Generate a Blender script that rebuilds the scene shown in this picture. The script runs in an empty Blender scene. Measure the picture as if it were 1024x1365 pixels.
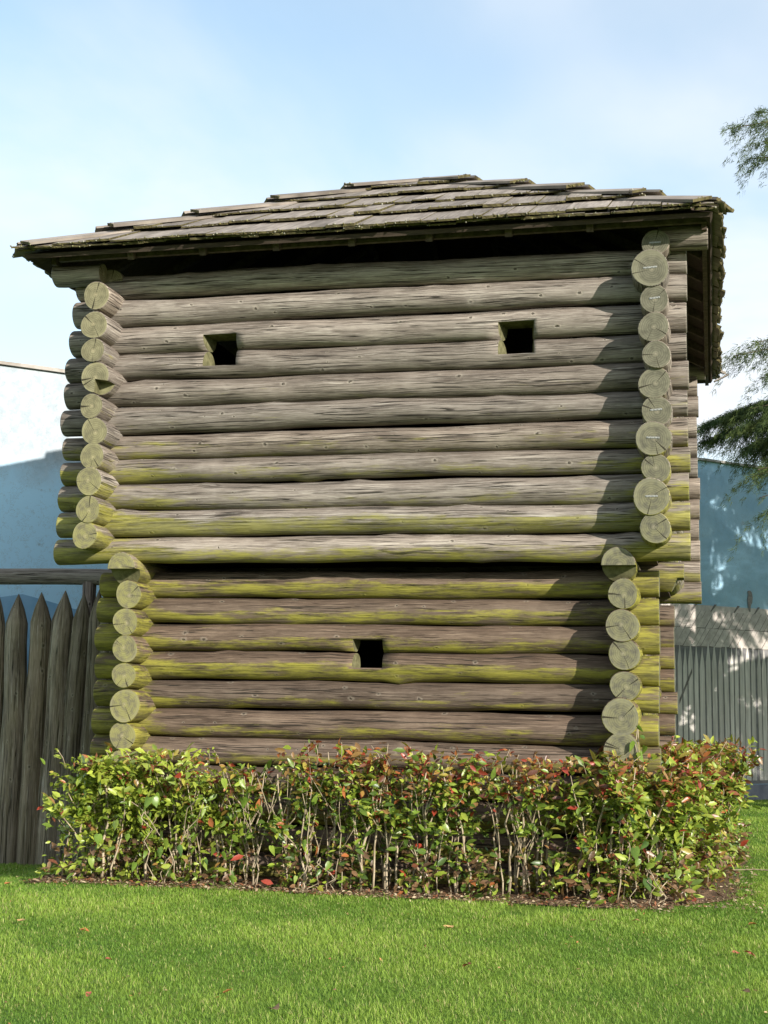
import bpy, math, random
import numpy as np
from mathutils import Vector, Matrix

# ------------------------------------------------------------------ scene, camera, light
S = bpy.context.scene
COL = S.collection
CAM = np.array([5.6181, -12.2503, 1.6])
YAW, PITCH, ROLL, FPX = -.2299, .1352, .0154, 1870.06       # FPX: focal length in pixels of the 1365 px high photograph
_F = np.array([math.sin(YAW)*math.cos(PITCH), math.cos(YAW)*math.cos(PITCH), math.sin(PITCH)])
_R = np.array([math.cos(YAW), -math.sin(YAW), 0.0]); _U = np.cross(_R, _F)
_c, _s = math.cos(ROLL), math.sin(ROLL)
_R, _U = _c*_R+_s*_U, -_s*_R+_c*_U
cd = bpy.data.cameras.new('camera'); cam = bpy.data.objects.new('camera', cd); COL.objects.link(cam)
cd.sensor_fit = 'VERTICAL'; cd.sensor_height = 36; cd.lens = FPX/1365*36; cd.clip_end = 5000
M = Matrix.Identity(4)
for i in range(3):
    M[i][0], M[i][1], M[i][2], M[i][3] = _R[i], _U[i], -_F[i], CAM[i]
cam.matrix_world = M
S.camera = cam

def ray(x, y): return _F+_R*(x-512)/FPX-_U*(y-682.5)/FPX
def on_ground(x, y, z=0.0):
    d = ray(x, y); return CAM+(z-CAM[2])/d[2]*d
def on_y(x, y, Y):
    d = ray(x, y); return CAM+(Y-CAM[1])/d[1]*d

SUN_EL, SUN_AZ = math.radians(20), math.radians(50)       # azimuth to the right of the front wall's normal
to_sun = Vector((math.sin(SUN_AZ)*math.cos(SUN_EL), -math.cos(SUN_AZ)*math.cos(SUN_EL), math.sin(SUN_EL)))
sl = bpy.data.lights.new('sun', 'SUN'); sl.energy = 5.0; sl.angle = math.radians(.53); sl.color = (1, .945, .85)
sun = bpy.data.objects.new('sun', sl); COL.objects.link(sun)
sun.rotation_euler = to_sun.to_track_quat('Z', 'Y').to_euler()
S.view_settings.view_transform = 'Standard'; S.view_settings.look = 'None'
S.view_settings.gamma = 1; S.view_settings.use_curve_mapping = False
S.view_settings.exposure = 0.72
S.cycles.max_bounces = 6; S.cycles.diffuse_bounces = 4

# ------------------------------------------------------------------ node helper
class NT:
    def __init__(s, tree): s.t = tree; s.t.nodes.clear()
    def n(s, typ, ins=None, **props):
        nd = s.t.nodes.new('ShaderNode'+typ)
        for k, v in props.items(): setattr(nd, k, v)
        for k, v in (ins or {}).items(): s.put(nd.inputs[k], v)
        return nd
    def put(s, sock, v):
        if isinstance(v, bpy.types.NodeSocket): s.t.links.new(v, sock)
        elif isinstance(v, bpy.types.Node): s.t.links.new(v.outputs[0], sock)
        else:
            if sock.type == 'RGBA' and len(v) == 3: v = (*v, 1)
            sock.default_value = v
    def m(s, op, a, b=0.0, c=0.0, clamp=False):
        return s.n('Math', {0: a, 1: b, 2: c}, operation=op, use_clamp=clamp).outputs[0]
    def mix(s, f, a, b, mode='MIX'):
        nd = s.n('Mix', data_type='RGBA', blend_type=mode, clamp_factor=True)
        s.put(nd.inputs[0], f); s.put(nd.inputs[6], a); s.put(nd.inputs[7], b)
        return nd.outputs[2]
    def step(s, v, lo, hi):                      # smooth 0..1 between lo and hi
        nd = s.n('MapRange', {0: v, 1: lo, 2: hi, 3: 0.0, 4: 1.0}, interpolation_type='SMOOTHSTEP'); return nd.outputs[0]
    def xyz(s, x=0.0, y=0.0, z=0.0): return s.n('CombineXYZ', {0: x, 1: y, 2: z}).outputs[0]
    def sep(s, v): return s.n('SeparateXYZ', {0: v}).outputs
    def noise(s, v, scale=1.0, detail=3.0, rough=.55, dist=0.0):
        return s.n('TexNoise', {'Vector': v, 'Scale': scale, 'Detail': detail, 'Roughness': rough, 'Distortion': dist}).outputs[0]
    def out(s, bsdf, disp=None):
        o = s.n('OutputMaterial'); s.put(o.inputs[0], bsdf.outputs[0] if isinstance(bsdf, bpy.types.Node) else bsdf)
    def principled(s, col, rough=.8, normal=None, spec=.3, **kw):
        ins = {'Base Color': col, 'Roughness': rough, 'Specular IOR Level': spec}
        if normal is not None: ins['Normal'] = normal
        ins.update(kw)
        return s.n('BsdfPrincipled', ins)
    def bump(s, h, strength=.4, dist=.01): return s.n('Bump', {'Height': h, 'Strength': strength, 'Distance': dist}).outputs[0]

def material(name):
    m = bpy.data.materials.new(name); m.use_nodes = True
    return m, NT(m.node_tree)

# ------------------------------------------------------------------ world: low-sun sky with thin high cloud
W = bpy.data.worlds.new('World'); S.world = W; W.use_nodes = True
t = NT(W.node_tree)
sky = t.n('TexSky', sky_type='NISHITA', sun_disc=False)
sky.sun_elevation = SUN_EL; sky.sun_rotation = math.radians(130); sky.air_density = 1.0; sky.dust_density = .6; sky.ozone_density = 2.0
g = t.n('TexCoord').outputs['Generated']
x, y, z = t.sep(g)
zz = t.m('ADD', t.m('MAXIMUM', z, 0.0), .22)
cv = t.xyz(t.m('DIVIDE', x, zz), t.m('DIVIDE', y, zz), 0.0)
n1 = t.noise(t.n('VectorMath', {0: cv, 1: (1.0, .8, 1)}, operation='MULTIPLY').outputs[0], 1.7, 6, .52, .3)
n2 = t.noise(cv, .8, 3, .5)
cl = t.m('MULTIPLY', t.step(n1, .30, .66), t.step(n2, .34, .60))
low = t.step(z, .55, .0)                                    # cloud veil thickens towards the horizon all round
cl = t.m('ADD', t.m('MULTIPLY', cl, .75), t.m('ADD', t.m('MULTIPLY', low, .34), .16), clamp=True)
bright = t.n('VectorMath', {0: sky.outputs[0], 1: (2.3, 2.4, 2.1)}, operation='MULTIPLY').outputs[0]
skyc = t.mix(cl, bright, (8.0, 8.3, 8.8))
bg = t.n('Background', {'Color': skyc, 'Strength': .078})
wo = t.n('OutputWorld'); t.put(wo.inputs[0], bg.outputs[0])

# ------------------------------------------------------------------ mesh helpers
def rng(k): return random.Random(k)
class MB:
    def __init__(s): s.v = []; s.f = []; s.uv = []; s.mi = []; s.smooth = []
    def face(s, idx, uvs=None, mi=0, smooth=True):
        s.f.append(tuple(idx)); s.uv.append(uvs or [(s.v[i][0], s.v[i][1]) for i in idx]); s.mi.append(mi); s.smooth.append(smooth)
    def tube(s, pts, rad, n=6, cap=True, mi=0):
        """pts list of Vectors, rad list; appended as a closed tube"""
        base = len(s.v); L = 0
        prev = None; us = []
        for i, p in enumerate(pts):
            p = Vector(p)
            d = (Vector(pts[min(i+1, len(pts)-1)])-Vector(pts[max(i-1, 0)])).normalized()
            if prev is None:
                a = Vector((0, 0, 1)) if abs(d.z) < .9 else Vector((1, 0, 0))
                e1 = d.cross(a).normalized()
            else: e1 = (prev-d*prev.dot(d)).normalized()
            e2 = d.cross(e1); prev = e1
            if i: L += (p-Vector(pts[i-1])).length
            us.append(L)
            for k in range(n):
                an = 2*math.pi*k/n
                q = p+(e1*math.cos(an)+e2*math.sin(an))*rad[i]
                s.v.append(tuple(q))
        for i in range(len(pts)-1):
            for k in range(n):
                k2 = (k+1) % n; a = base+i*n
                v0, v1 = rad[i]*6.283*k/n, rad[i]*6.283*(k+1)/n
                s.face((a+k, a+k2, a+n+k2, a+n+k), [(us[i], v0), (us[i], v1), (us[i+1], v1), (us[i+1], v0)], mi)
        if cap:
            s.face([base+k for k in reversed(range(n))], [(0, 0)]*n, mi, False)
            e = base+(len(pts)-1)*n
            s.face([e+k for k in range(n)], [(0, 0)]*n, mi, False)
    def box(s, c, h, mat=None, mi=0):
        b = len(s.v)
        for sx in (-1, 1):
            for sy in (-1, 1):
                for sz in (-1, 1):
                    q = Vector((sx*h[0], sy*h[1], sz*h[2]))
                    if mat is not None: q = mat @ q
                    s.v.append(tuple(q+Vector(c)))
        for f in ((0, 1, 3, 2), (4, 6, 7, 5), (0, 4, 5, 1), (2, 3, 7, 6), (0, 2, 6, 4), (1, 5, 7, 3)):
            s.face([b+i for i in f], None, mi, False)
    def prism(s, poly, y0, y1, mi=0):
        """poly in x,z; extruded along y"""
        b = len(s.v); n = len(poly)
        for yy in (y0, y1):
            for (px, pz) in poly: s.v.append((px, yy, pz))
        s.face([b+i for i in range(n)], [poly[i] for i in range(n)], mi, False)
        s.face([b+n+i for i in reversed(range(n))], [poly[i] for i in reversed(range(n))], mi, False)
        for i in range(n):
            j = (i+1) % n
            s.face((b+i, b+n+i, b+n+j, b+j), None, mi, False)
    def mesh(s, name):
        me = bpy.data.meshes.new(name)
        me.from_pydata([tuple(v) for v in s.v], [], s.f)
        ul = me.uv_layers.new(name='UVMap')
        flat = [c for f in s.uv for p in f for c in p]
        ul.data.foreach_set('uv', flat)
        me.polygons.foreach_set('material_index', s.mi)
        me.polygons.foreach_set('use_smooth', s.smooth)
        me.update()
        return me
    def build(s, name, mats, parent=None, loc=None):
        me = s.mesh(name)
        for m in (mats if isinstance(mats, (list, tuple)) else [mats]): me.materials.append(m)
        return link(name, me, parent, loc)

def link(name, data, parent=None, loc=None):
    o = bpy.data.objects.new(name, data); COL.objects.link(o)
    if parent is not None: o.parent = parent
    if loc is not None: o.location = loc
    return o
def thing(name, label, cat, loc=(0, 0, 0), rz=0, group=None):
    o = link(name, None, None, loc); o.rotation_euler = (0, 0, rz); o.empty_display_size = .2
    return tag(o, label, cat, group)
def tag(o, label, cat, group=None):
    o['label'] = label; o['category'] = cat
    if group: o['group'] = group
    return o
def kind(o, k): o['kind'] = k; return o

def mass_mesh(name, T, TF, frames, cols, mats, parent=None, smooth=True):
    """many copies of a small template: T (k,3) verts, TF face index lists, frames (n,3,4) numpy, cols (n,3) or (n,k,3)"""
    T = np.asarray(T, float); n = len(frames); k = len(T)
    V = np.einsum('nij,kj->nki', frames[:, :, :3], T)+frames[:, None, :, 3]
    if cols.ndim == 2: cols = np.repeat(cols[:, None, :], k, 1)
    sizes = np.array([len(f) for f in TF]); flat = np.concatenate([np.array(f) for f in TF])
    loops = (flat[None, :]+np.arange(n)[:, None]*k).ravel()
    tot = np.tile(sizes, n); start = np.concatenate([[0], np.cumsum(tot)[:-1]])
    me = bpy.data.meshes.new(name)
    me.vertices.add(n*k); me.vertices.foreach_set('co', V.astype(np.float32).ravel())
    me.loops.add(len(loops)); me.loops.foreach_set('vertex_index', loops.astype(np.int32))
    me.polygons.add(len(tot)); me.polygons.foreach_set('loop_start', start.astype(np.int32))
    me.polygons.foreach_set('loop_total', tot.astype(np.int32))
    me.polygons.foreach_set('use_smooth', np.full(len(tot), smooth))
    me.update(calc_edges=True)
    ca = me.color_attributes.new('Col', 'FLOAT_COLOR', 'POINT')
    c4 = np.ones((n*k, 4), np.float32); c4[:, :3] = cols.reshape(-1, 3)
    ca.data.foreach_set('color', c4.ravel())
    for m in (mats if isinstance(mats, (list, tuple)) else [mats]): me.materials.append(m)
    return link(name, me, parent)

def frames_from(pos, d, up, size):
    """pos (n,3); d direction (n,3); up (n,3); size (n,) or (n,3). local x = side, y = along d, z = normal"""
    d = d/np.linalg.norm(d, axis=1, keepdims=True)
    sd = np.cross(d, up); sd /= np.maximum(np.linalg.norm(sd, axis=1, keepdims=True), 1e-6)
    nz = np.cross(sd, d)
    size = np.asarray(size, float)
    if size.ndim == 1: size = np.repeat(size[:, None], 3, 1)
    Fm = np.zeros((len(pos), 3, 4))
    Fm[:, :, 0] = sd*size[:, :1]; Fm[:, :, 1] = d*size[:, 1:2]; Fm[:, :, 2] = nz*size[:, 2:3]; Fm[:, :, 3] = pos
    return Fm

# ------------------------------------------------------------------ materials
def wood_log(name, base, dark, light, brown_low=True, algae=1.0, knots=True):
    m, t = material(name)
    uv = t.n('UVMap').outputs[0]; u, v, _ = t.sep(uv)
    rnd = t.n('ObjectInfo').outputs['Random']
    u2 = t.m('ADD', u, t.m('MULTIPLY', rnd, 37.0)); v2 = t.m('ADD', v, t.m('MULTIPLY', rnd, 13.0))
    pos = t.n('NewGeometry').outputs['Position']; px, py, pz = t.sep(pos)
    nrm = t.n('NewGeometry').outputs['Normal']; nx, ny, nz = t.sep(nrm)
    wob = t.m('MULTIPLY', t.m('SUBTRACT', t.noise(t.xyz(t.m('MULTIPLY', u2, 1.3), t.m('MULTIPLY', v2, 3.0), rnd), 1, 2), .5), .045)
    vk = t.m('ADD', v2, wob)
    tone = t.noise(t.xyz(t.m('MULTIPLY', u2, 1.3), t.m('MULTIPLY', vk, 9.0), 0.0), 1, 5, .62)
    grain = t.noise(t.xyz(t.m('MULTIPLY', u2, 4.0), t.m('MULTIPLY', vk, 105.0), 1.0), 1, 4, .7)
    fine = t.noise(t.xyz(t.m('MULTIPLY', u2, 7.0), t.m('MULTIPLY', vk, 190.0), 2.0), 1, 2, .6)
    pat = t.noise(t.xyz(t.m('MULTIPLY', u2, .55), t.m('MULTIPLY', v2, 7.0), 5.0), 1, 2)
    cr = t.noise(t.xyz(t.m('MULTIPLY', u2, .42), t.m('MULTIPLY', vk, 24.0), 7.0), 1, 3, .5)
    crack = t.m('SUBTRACT', 1.0, t.step(t.m('ABSOLUTE', t.m('SUBTRACT', cr, .5)), .008, .017))
    crack = t.m('MULTIPLY', crack, t.step(pat, .42, .47))
    col = t.mix(t.step(tone, .20, .66), dark, base)
    col = t.mix(t.m('MULTIPLY', t.step(grain, .53, .60), .42), col, light)
    col = t.mix(t.m('MULTIPLY', t.step(grain, .44, .39), .34), col, dark)
    col = t.mix(t.m('MULTIPLY', t.step(fine, .55, .35), .35), col, dark)
    # blotchy weathering
    bl = t.noise(pos, 2.3, 4, .6)
    col = t.mix(t.m('MULTIPLY', t.step(bl, .5, .75), .35), col, light)
    top = t.m('MULTIPLY', t.step(nz, .15, .75), t.step(tone, .25, .55))   # upper faces: darker brown weathering
    col = t.mix(t.m('MULTIPLY', top, .55), col, t.mix(1.0, col, (.66, .60, .56), 'MULTIPLY'))
    hair = t.noise(t.xyz(t.m('MULTIPLY', u2, .8), t.m('MULTIPLY', vk, 44.0), 11.0), 1, 2, .5)
    hm = t.m('MULTIPLY', t.m('SUBTRACT', 1.0, t.step(t.m('ABSOLUTE', t.m('SUBTRACT', hair, .5)), .008, .019)), t.step(t.noise(t.xyz(t.m('MULTIPLY', u2, 1.2), t.m('MULTIPLY', v2, 14.0), 4.0), 1, 2), .50, .55))
    col = t.mix(t.m('MULTIPLY', hm, .7), col, (.035, .029, .024))
    pale = t.step(t.noise(t.xyz(t.m('MULTIPLY', u2, 1.8), t.m('MULTIPLY', vk, 45.0), 15.0), 1, 3, .6), .61, .645)
    col = t.mix(t.m('MULTIPLY', pale, .4), col, (.52, .485, .43))
    rb = t.m('FRACT', t.m('MULTIPLY', rnd, 3.77))
    col = t.mix(t.m('MULTIPLY', rb, .6), col, t.mix(1.0, col, (.94, .85, .77), 'MULTIPLY'))
    lum = t.m('ADD', .76, t.m('MULTIPLY', rnd, .46))
    col = t.mix(1.0, col, t.xyz(lum, t.m('MULTIPLY', lum, .99), t.m('MULTIPLY', lum, .97)), 'MULTIPLY')
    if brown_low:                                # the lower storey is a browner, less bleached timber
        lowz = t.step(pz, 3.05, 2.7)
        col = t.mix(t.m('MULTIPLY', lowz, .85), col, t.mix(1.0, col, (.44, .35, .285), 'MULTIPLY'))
    col = t.mix(t.m('MULTIPLY', crack, .9), col, (.02, .017, .013))
    hgt = t.m('SUBTRACT', t.m('SUBTRACT', t.m('MULTIPLY', grain, .8), t.m('MULTIPLY', crack, 1.8)), t.m('MULTIPLY', hm, 1.0))
    if knots:
        vo = t.n('TexVoronoi', {'Vector': t.xyz(t.m('MULTIPLY', u2, .75), v2, 0.0), 'Scale': 4.3, 'Randomness': 1.0}, voronoi_dimensions='2D', feature='F1')
        d = vo.outputs['Distance']
        on = t.step(t.sep(vo.outputs['Color'])[0], .42, .46); ksz = t.m('ADD', .45, t.sep(vo.outputs['Color'])[1])
        wobk = t.m('MULTIPLY', t.m('SUBTRACT', t.noise(t.xyz(u2, v2, 0.0), 45, 3), .5), .14)
        d = t.m('DIVIDE', t.m('ADD', d, wobk), ksz)
        halo = t.m('MULTIPLY', t.m('MULTIPLY', t.step(d, .11, .05), on), .2)
        core = t.m('MULTIPLY', t.m('MULTIPLY', t.step(d, .046, .020), on), .75)
        col = t.mix(halo, col, t.mix(.6, col, (.62, .56, .45)))
        col = t.mix(core, col, (.035, .027, .02))
        hgt = t.m('ADD', hgt, t.m('SUBTRACT', t.m('MULTIPLY', halo, 1.4), t.m('MULTIPLY', core, 2.0)))
    # algae on the damp underside of the logs, heavier towards the ground and the corners
    rnd2 = t.m('FRACT', t.m('MULTIPLY', rnd, 7.31))
    und = t.step(t.m('SUBTRACT', nz, t.m('MULTIPLY', rnd2, .45)), .25, -.60)
    an = t.noise(t.xyz(t.m('MULTIPLY', u2, 1.9), t.m('MULTIPLY', vk, 11.0), 3.0), 1, 6, .72)
    hz = t.m('MULTIPLY', t.step(pz, 4.7, 2.9), t.m('ADD', .35, t.m('MULTIPLY', rnd2, .5)))
    hz = t.m('ADD', hz, t.m('MULTIPLY', t.step(pz, 5.3, 4.7), .10))
    endx = t.m('MAXIMUM', t.step(px, .85, .25), t.m('MULTIPLY', t.step(px, 4.85, 5.05), t.step(py, 2.0, .6)))
    cor = t.m('MULTIPLY', t.m('MULTIPLY', endx, t.step(pz, 4.5, 2.9)), .62)
    stub = t.m('MULTIPLY', t.m('MULTIPLY', t.step(py, .16, .02), t.step(px, 1.0, .5)), t.m('MULTIPLY', t.step(pz, 4.6, 2.9), .55))
    am = t.m('ADD', t.m('MULTIPLY', und, hz), t.m('MAXIMUM', cor, stub))
    am = t.m('ADD', am, t.m('MULTIPLY', t.step(pz, 2.9, 2.5), .08))
    am = t.m('MULTIPLY', t.step(t.m('ADD', am, t.m('MULTIPLY', t.m('SUBTRACT', an, .5), 2.5)), .36, .95), algae)
    acol = t.mix(t.step(an, .35, .65), (.095, .092, .022), t.mix(t.m('MAXIMUM', endx, t.step(pz, 3.3, 2.8)), (.235, .222, .045), (.32, .30, .038)))
    col = t.mix(t.m('MULTIPLY', am, .88), col, t.mix(.18, acol, col))
    nb = t.bump(hgt, .75, .008)
    t.out(t.principled(col, .82, nb, .2))
    return m
M_LOG = wood_log('weathered_log', (.285, .252, .222), (.090, .073, .062), (.430, .395, .352))

def log_end():
    m, t = material('sawn_log_end')
    uv = t.n('UVMap').outputs[0]; u, v, _ = t.sep(uv)
    rnd = t.n('ObjectInfo').outputs['Random']
    pos = t.n('NewGeometry').outputs['Position']; px, py, pz = t.sep(pos)
    off = t.m('MULTIPLY', t.m('SUBTRACT', rnd, .5), .03)
    uu = t.m('ADD', u, off); vv = t.m('SUBTRACT', v, off)
    r = t.m('SQRT', t.m('ADD', t.m('MULTIPLY', uu, uu), t.m('MULTIPLY', vv, vv)))
    nz = t.noise(t.xyz(t.m('ADD', u, rnd), v, rnd), 10, 2)
    ring = t.m('SINE', t.m('ADD', t.m('MULTIPLY', r, 330.0), t.m('MULTIPLY', nz, 7.0)))
    bl = t.noise(t.xyz(t.m('ADD', u, rnd), v, t.m('MULTIPLY', rnd, 9.0)), 17, 4, .6)
    col = t.mix(t.step(bl, .2, .8), (.085, .081, .058), (.165, .157, .112))
    col = t.mix(t.m('MULTIPLY', t.step(ring, -.1, 1.0), t.m('ADD', .18, t.m('MULTIPLY', nz, .45))), col, (.055, .05, .034))
    col = t.mix(t.m('MULTIPLY', t.step(r, .03, .0), .5), col, (.28, .25, .18))
    col = t.mix(t.m('MULTIPLY', t.step(r, .11, .145), .4), col, (.22, .21, .14))
    low = t.m('MULTIPLY', t.step(pz, 4.6, 2.6), t.step(bl, .35, .62))
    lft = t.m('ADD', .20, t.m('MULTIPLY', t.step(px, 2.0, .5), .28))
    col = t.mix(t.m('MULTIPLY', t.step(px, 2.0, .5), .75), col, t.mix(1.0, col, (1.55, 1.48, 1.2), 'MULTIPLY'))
    col = t.mix(t.m('MULTIPLY', low, lft), col, (.23, .22, .055))
    # radial drying checks
    cm = 0.0
    for k, (a0, w, l0) in enumerate(((2.1, .0020, .0), (4.6, .0013, .0), (8.3, .0010, .03))):
        an = t.m('MULTIPLY', rnd, 6.283*(3.1+k*2.7)); an = t.m('ADD', an, a0)
        cx, sx = t.m('COSINE', an), t.m('SINE', an)
        al = t.m('ADD', t.m('MULTIPLY', uu, cx), t.m('MULTIPLY', vv, sx))
        pe = t.m('ABSOLUTE', t.m('ADD', t.m('SUBTRACT', t.m('MULTIPLY', vv, cx), t.m('MULTIPLY', uu, sx)), t.m('MULTIPLY', t.m('SUBTRACT', nz, .5), .012)))
        wd = t.m('ADD', t.m('MULTIPLY', al, t.m('ADD', .015, t.m('MULTIPLY', t.m('FRACT', t.m('MULTIPLY', rnd, 5.1+k)), .05))), w*.3)
        c = t.m('MULTIPLY', t.m('LESS_THAN', pe, wd), t.m('GREATER_THAN', al, l0))
        if k == 1: c = t.m('MULTIPLY', c, t.m('GREATER_THAN', rnd, .45))
        if k == 2: c = t.m('MULTIPLY', c, t.m('LESS_THAN', rnd, .5))
        cm = t.m('MAXIMUM', cm, c)
    col = t.mix(t.m('MULTIPLY', cm, .92), col, (.025, .022, .014))
    nb = t.bump(t.m('SUBTRACT', t.m('MULTIPLY', ring, .15), t.m('MULTIPLY', cm, 2.0)), .4, .004)
    t.out(t.principled(col, .85, nb, .15))
    return m
M_END = log_end()

def simple(name, a, b, scale=8, rough=.8, spec=.25, bump=.3, bd=.004, detail=4, stretch=(1, 1, 1), vary=.0, coord='Object', metal=0.0):
    m, t = material(name)
    co = t.n('TexCoord').outputs[coord] if coord != 'UV' else t.n('UVMap').outputs[0]
    co = t.n('VectorMath', {0: co, 1: stretch}, operation='MULTIPLY').outputs[0]
    rnd = t.n('ObjectInfo').outputs['Random']
    co = t.n('VectorMath', {0: co, 1: t.xyz(t.m('MULTIPLY', rnd, 17.0), t.m('MULTIPLY', rnd, 5.0), t.m('MULTIPLY', rnd, 9.0))}, operation='ADD').outputs[0]
    nz = t.noise(co, scale, detail, .6)
    col = t.mix(t.step(nz, .3, .7), a, b)
    if vary:
        l = t.m('ADD', 1-vary, t.m('MULTIPLY', rnd, 2*vary)); col = t.mix(1.0, col, t.xyz(l, l, l), 'MULTIPLY')
    t.out(t.principled(col, rough, t.bump(nz, bump, bd), spec, Metallic=metal))
    return m

def shake_mat():
    m, t = material('weathered_shake')
    uv = t.n('UVMap').outputs[0]; u, v, _ = t.sep(uv)
    rnd = t.n('ObjectInfo').outputs['Random']
    o1 = t.m('MULTIPLY', rnd, 31.0)
    gr = t.noise(t.xyz(t.m('ADD', t.m('MULTIPLY', u, 55.0), o1), t.m('MULTIPLY', v, 2.2), o1), 1, 4, .62)
    gl = t.noise(t.xyz(t.m('ADD', t.m('MULTIPLY', u, 7.0), o1), t.m('MULTIPLY', v, 1.6), o1), 1, 3, .6)
    col = t.mix(t.step(gl, .3, .7), (.165, .142, .125), (.285, .25, .222))
    col = t.mix(t.m('MULTIPLY', t.step(gr, .52, .3), .6), col, (.09, .078, .066))
    col = t.mix(t.m('MULTIPLY', t.step(gr, .55, .75), .4), col, (.45, .42, .36))
    l = t.m('ADD', .74, t.m('MULTIPLY', rnd, .45))
    col = t.mix(1.0, col, t.xyz(l, t.m('MULTIPLY', l, .985), t.m('MULTIPLY', l, .96)), 'MULTIPLY')
    pos = t.n('NewGeometry').outputs['Position']
    li = t.step(t.noise(pos, 9.0, 5, .7), .56, .68)
    col = t.mix(t.m('MULTIPLY', li, .22), col, (.30, .29, .18))
    t.out(t.principled(col, .85, t.bump(gr, .6, .006), .15))
    return m
M_SHAKE = shake_mat()
M_BUTT = simple('mossy_shake_edge', (.045, .038, .022), (.135, .115, .055), 22, .95, .05, .6, .01, coord='UV')
M_DECK = simple('roof_boards', (.035, .026, .02), (.07, .052, .04), 6, .9, .1, stretch=(1, 12, 12))  # base darkened to deepen the shade under the eaves
M_RAFTER = simple('rafter_wood', (.055, .041, .031), (.105, .08, .06), 5, .9, .1, stretch=(4, 4, 4))  # darkened likewise, eave shade put into the base colour
M_CUT = simple('hewn_wood', (.085, .08, .04), (.17, .16, .085), 18, .85, .15)
M_PLATE = simple('galvanised_plate', (.20, .20, .19), (.34, .34, .32), 90, .55, .4, metal=.4)

def attr_mat(name, rough=.4, spec=.4, trans=.25, bump=.0):
    m, t = material(name)
    col = t.n('Attribute', attribute_name='Col').outputs['Color']
    nz = t.noise(t.n('NewGeometry').outputs['Position'], 70, 3)
    col2 = t.mix(t.m('MULTIPLY', t.step(nz, .35, .7), .35), col, t.mix(1.0, col, (.45, .5, .45), 'MULTIPLY'))
    p = t.principled(col2, rough, t.bump(nz, .2, .003), spec)
    tr = t.n('BsdfTranslucent', {'Color': t.mix(1.0, col, (1.25, 1.3, .7), 'MULTIPLY')})
    mx = t.n('MixShader', {0: trans, 1: p.outputs[0], 2: tr.outputs[0]})
    t.out(mx.outputs[0]); return m
M_LEAF = attr_mat('shrub_leaf', .36, .5, .25)
M_GRASS = attr_mat('grass_blade', .55, .3, .30)
M_NEEDLE = attr_mat('cedar_needles', .6, .2, .2)
M_DRY = attr_mat('dry_leaf', .7, .2, .12)
M_MOSS = attr_mat('moss', .95, .05, .05)
M_STEM = simple('shrub_stem', (.20, .155, .10), (.43, .35, .245), 30, .8, .2, stretch=(1, 1, .2))
M_BARK = simple('cedar_bark', (.07, .05, .04), (.16, .12, .09), 7, .95, .1, .8, .03, stretch=(1, 1, .2))

# ------------------------------------------------------------------ ground
def lawn_mat():
    m, t = material('lawn_ground')
    pos = t.n('NewGeometry').outputs['Position']
    a = t.noise(pos, 1.3, 5, .6); b = t.noise(pos, 38, 4, .7)
    col = t.mix(t.step(a, .35, .65), (.075, .15, .02), (.13, .20, .028))
    col = t.mix(t.m('MULTIPLY', t.step(b, .5, .3), .7), col, (.035, .055, .012))
    t.out(t.principled(col, .9, t.bump(b, .8, .03), .1)); return m
def ground_z(x, y):                               # the lawn dips slightly towards the palisade
    f = np.clip((.5-np.asarray(x, float))/2.2, 0, 1); g_ = np.clip((np.asarray(y, float)+2.5)/4, 0, 1)
    return -.20*f*f*(3-2*f)*g_*g_*(3-2*g_)
def axis_pts(): return np.concatenate([np.linspace(-400, -14, 12), np.linspace(-12, 14, 53), np.linspace(16, 400, 12)])
gx, gy = axis_pts(), axis_pts(); mb = MB()
for q in gy:
    for p in gx: mb.v.append((p, q, float(ground_z(p, q))))
for j in range(len(gy)-1):
    for i in range(len(gx)-1):
        a_ = j*len(gx)+i; mb.face((a_, a_+1, a_+1+len(gx), a_+len(gx)))
kind(mb.build('ground', lawn_mat()), 'structure')
def soil_mat():
    m, t = material('bark_soil')
    pos = t.n('NewGeometry').outputs['Position']
    a = t.noise(pos, 14, 5, .65); b = t.noise(pos, 70, 4, .7)
    col = t.mix(t.step(a, .35, .65), (.07, .045, .03), (.19, .12, .075))
    col = t.mix(t.step(b, .58, .7), col, (.33, .23, .15))
    t.out(t.principled(col, .95, t.bump(b, 1.0, .02), .1)); return m
# planting bed round the front and right side of the blockhouse, with a ragged edge
r = rng(5); edge = []
def wavy(x0, y0, x1, y1, n):
    for i in range(n):
        f = i/n; edge.append((x0+(x1-x0)*f+r.uniform(-.05, .05), y0+(y1-y0)*f+r.uniform(-.05, .05)))
wavy(-.35, 1.0, -.30, -.55, 14); wavy(-.30, -.56, 5.1, -.64, 60); wavy(5.1, -.64, 5.75, .2, 12); wavy(5.75, .2, 6.0, 4.5, 40); wavy(6.0, 4.5, 4.8, 4.8, 10)
wavy(4.8, 4.8, 4.7, .9, 6); wavy(4.7, .9, 0.4, .9, 6)
mb = MB(); n = len(edge)
for (ex_, ey_) in edge: mb.v.append((ex_, ey_, .006+float(ground_z(ex_, ey_))))
cxy = []
for (ex_, ey_) in edge:
    qx = min(max(ex_, -.2), 5.5); qy = max(ey_, -.45)
    mb.v.append((ex_+(qx-ex_)*.6+(0.05 if ex_ < 1 else 0), ey_+(.12 if ey_ < -.4 else 0), .028))
for i in range(n):
    j = (i+1) % n
    mb.face((i, j, n+j, n+i))
mb.face([n+i for i in range(n)])
kind(mb.build('soil_bed', soil_mat()), 'structure')

# ------------------------------------------------------------------ blockhouse
BH = thing('log_blockhouse', 'two storey log blockhouse with overhanging upper floor and shingled roof', 'blockhouse')

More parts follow.
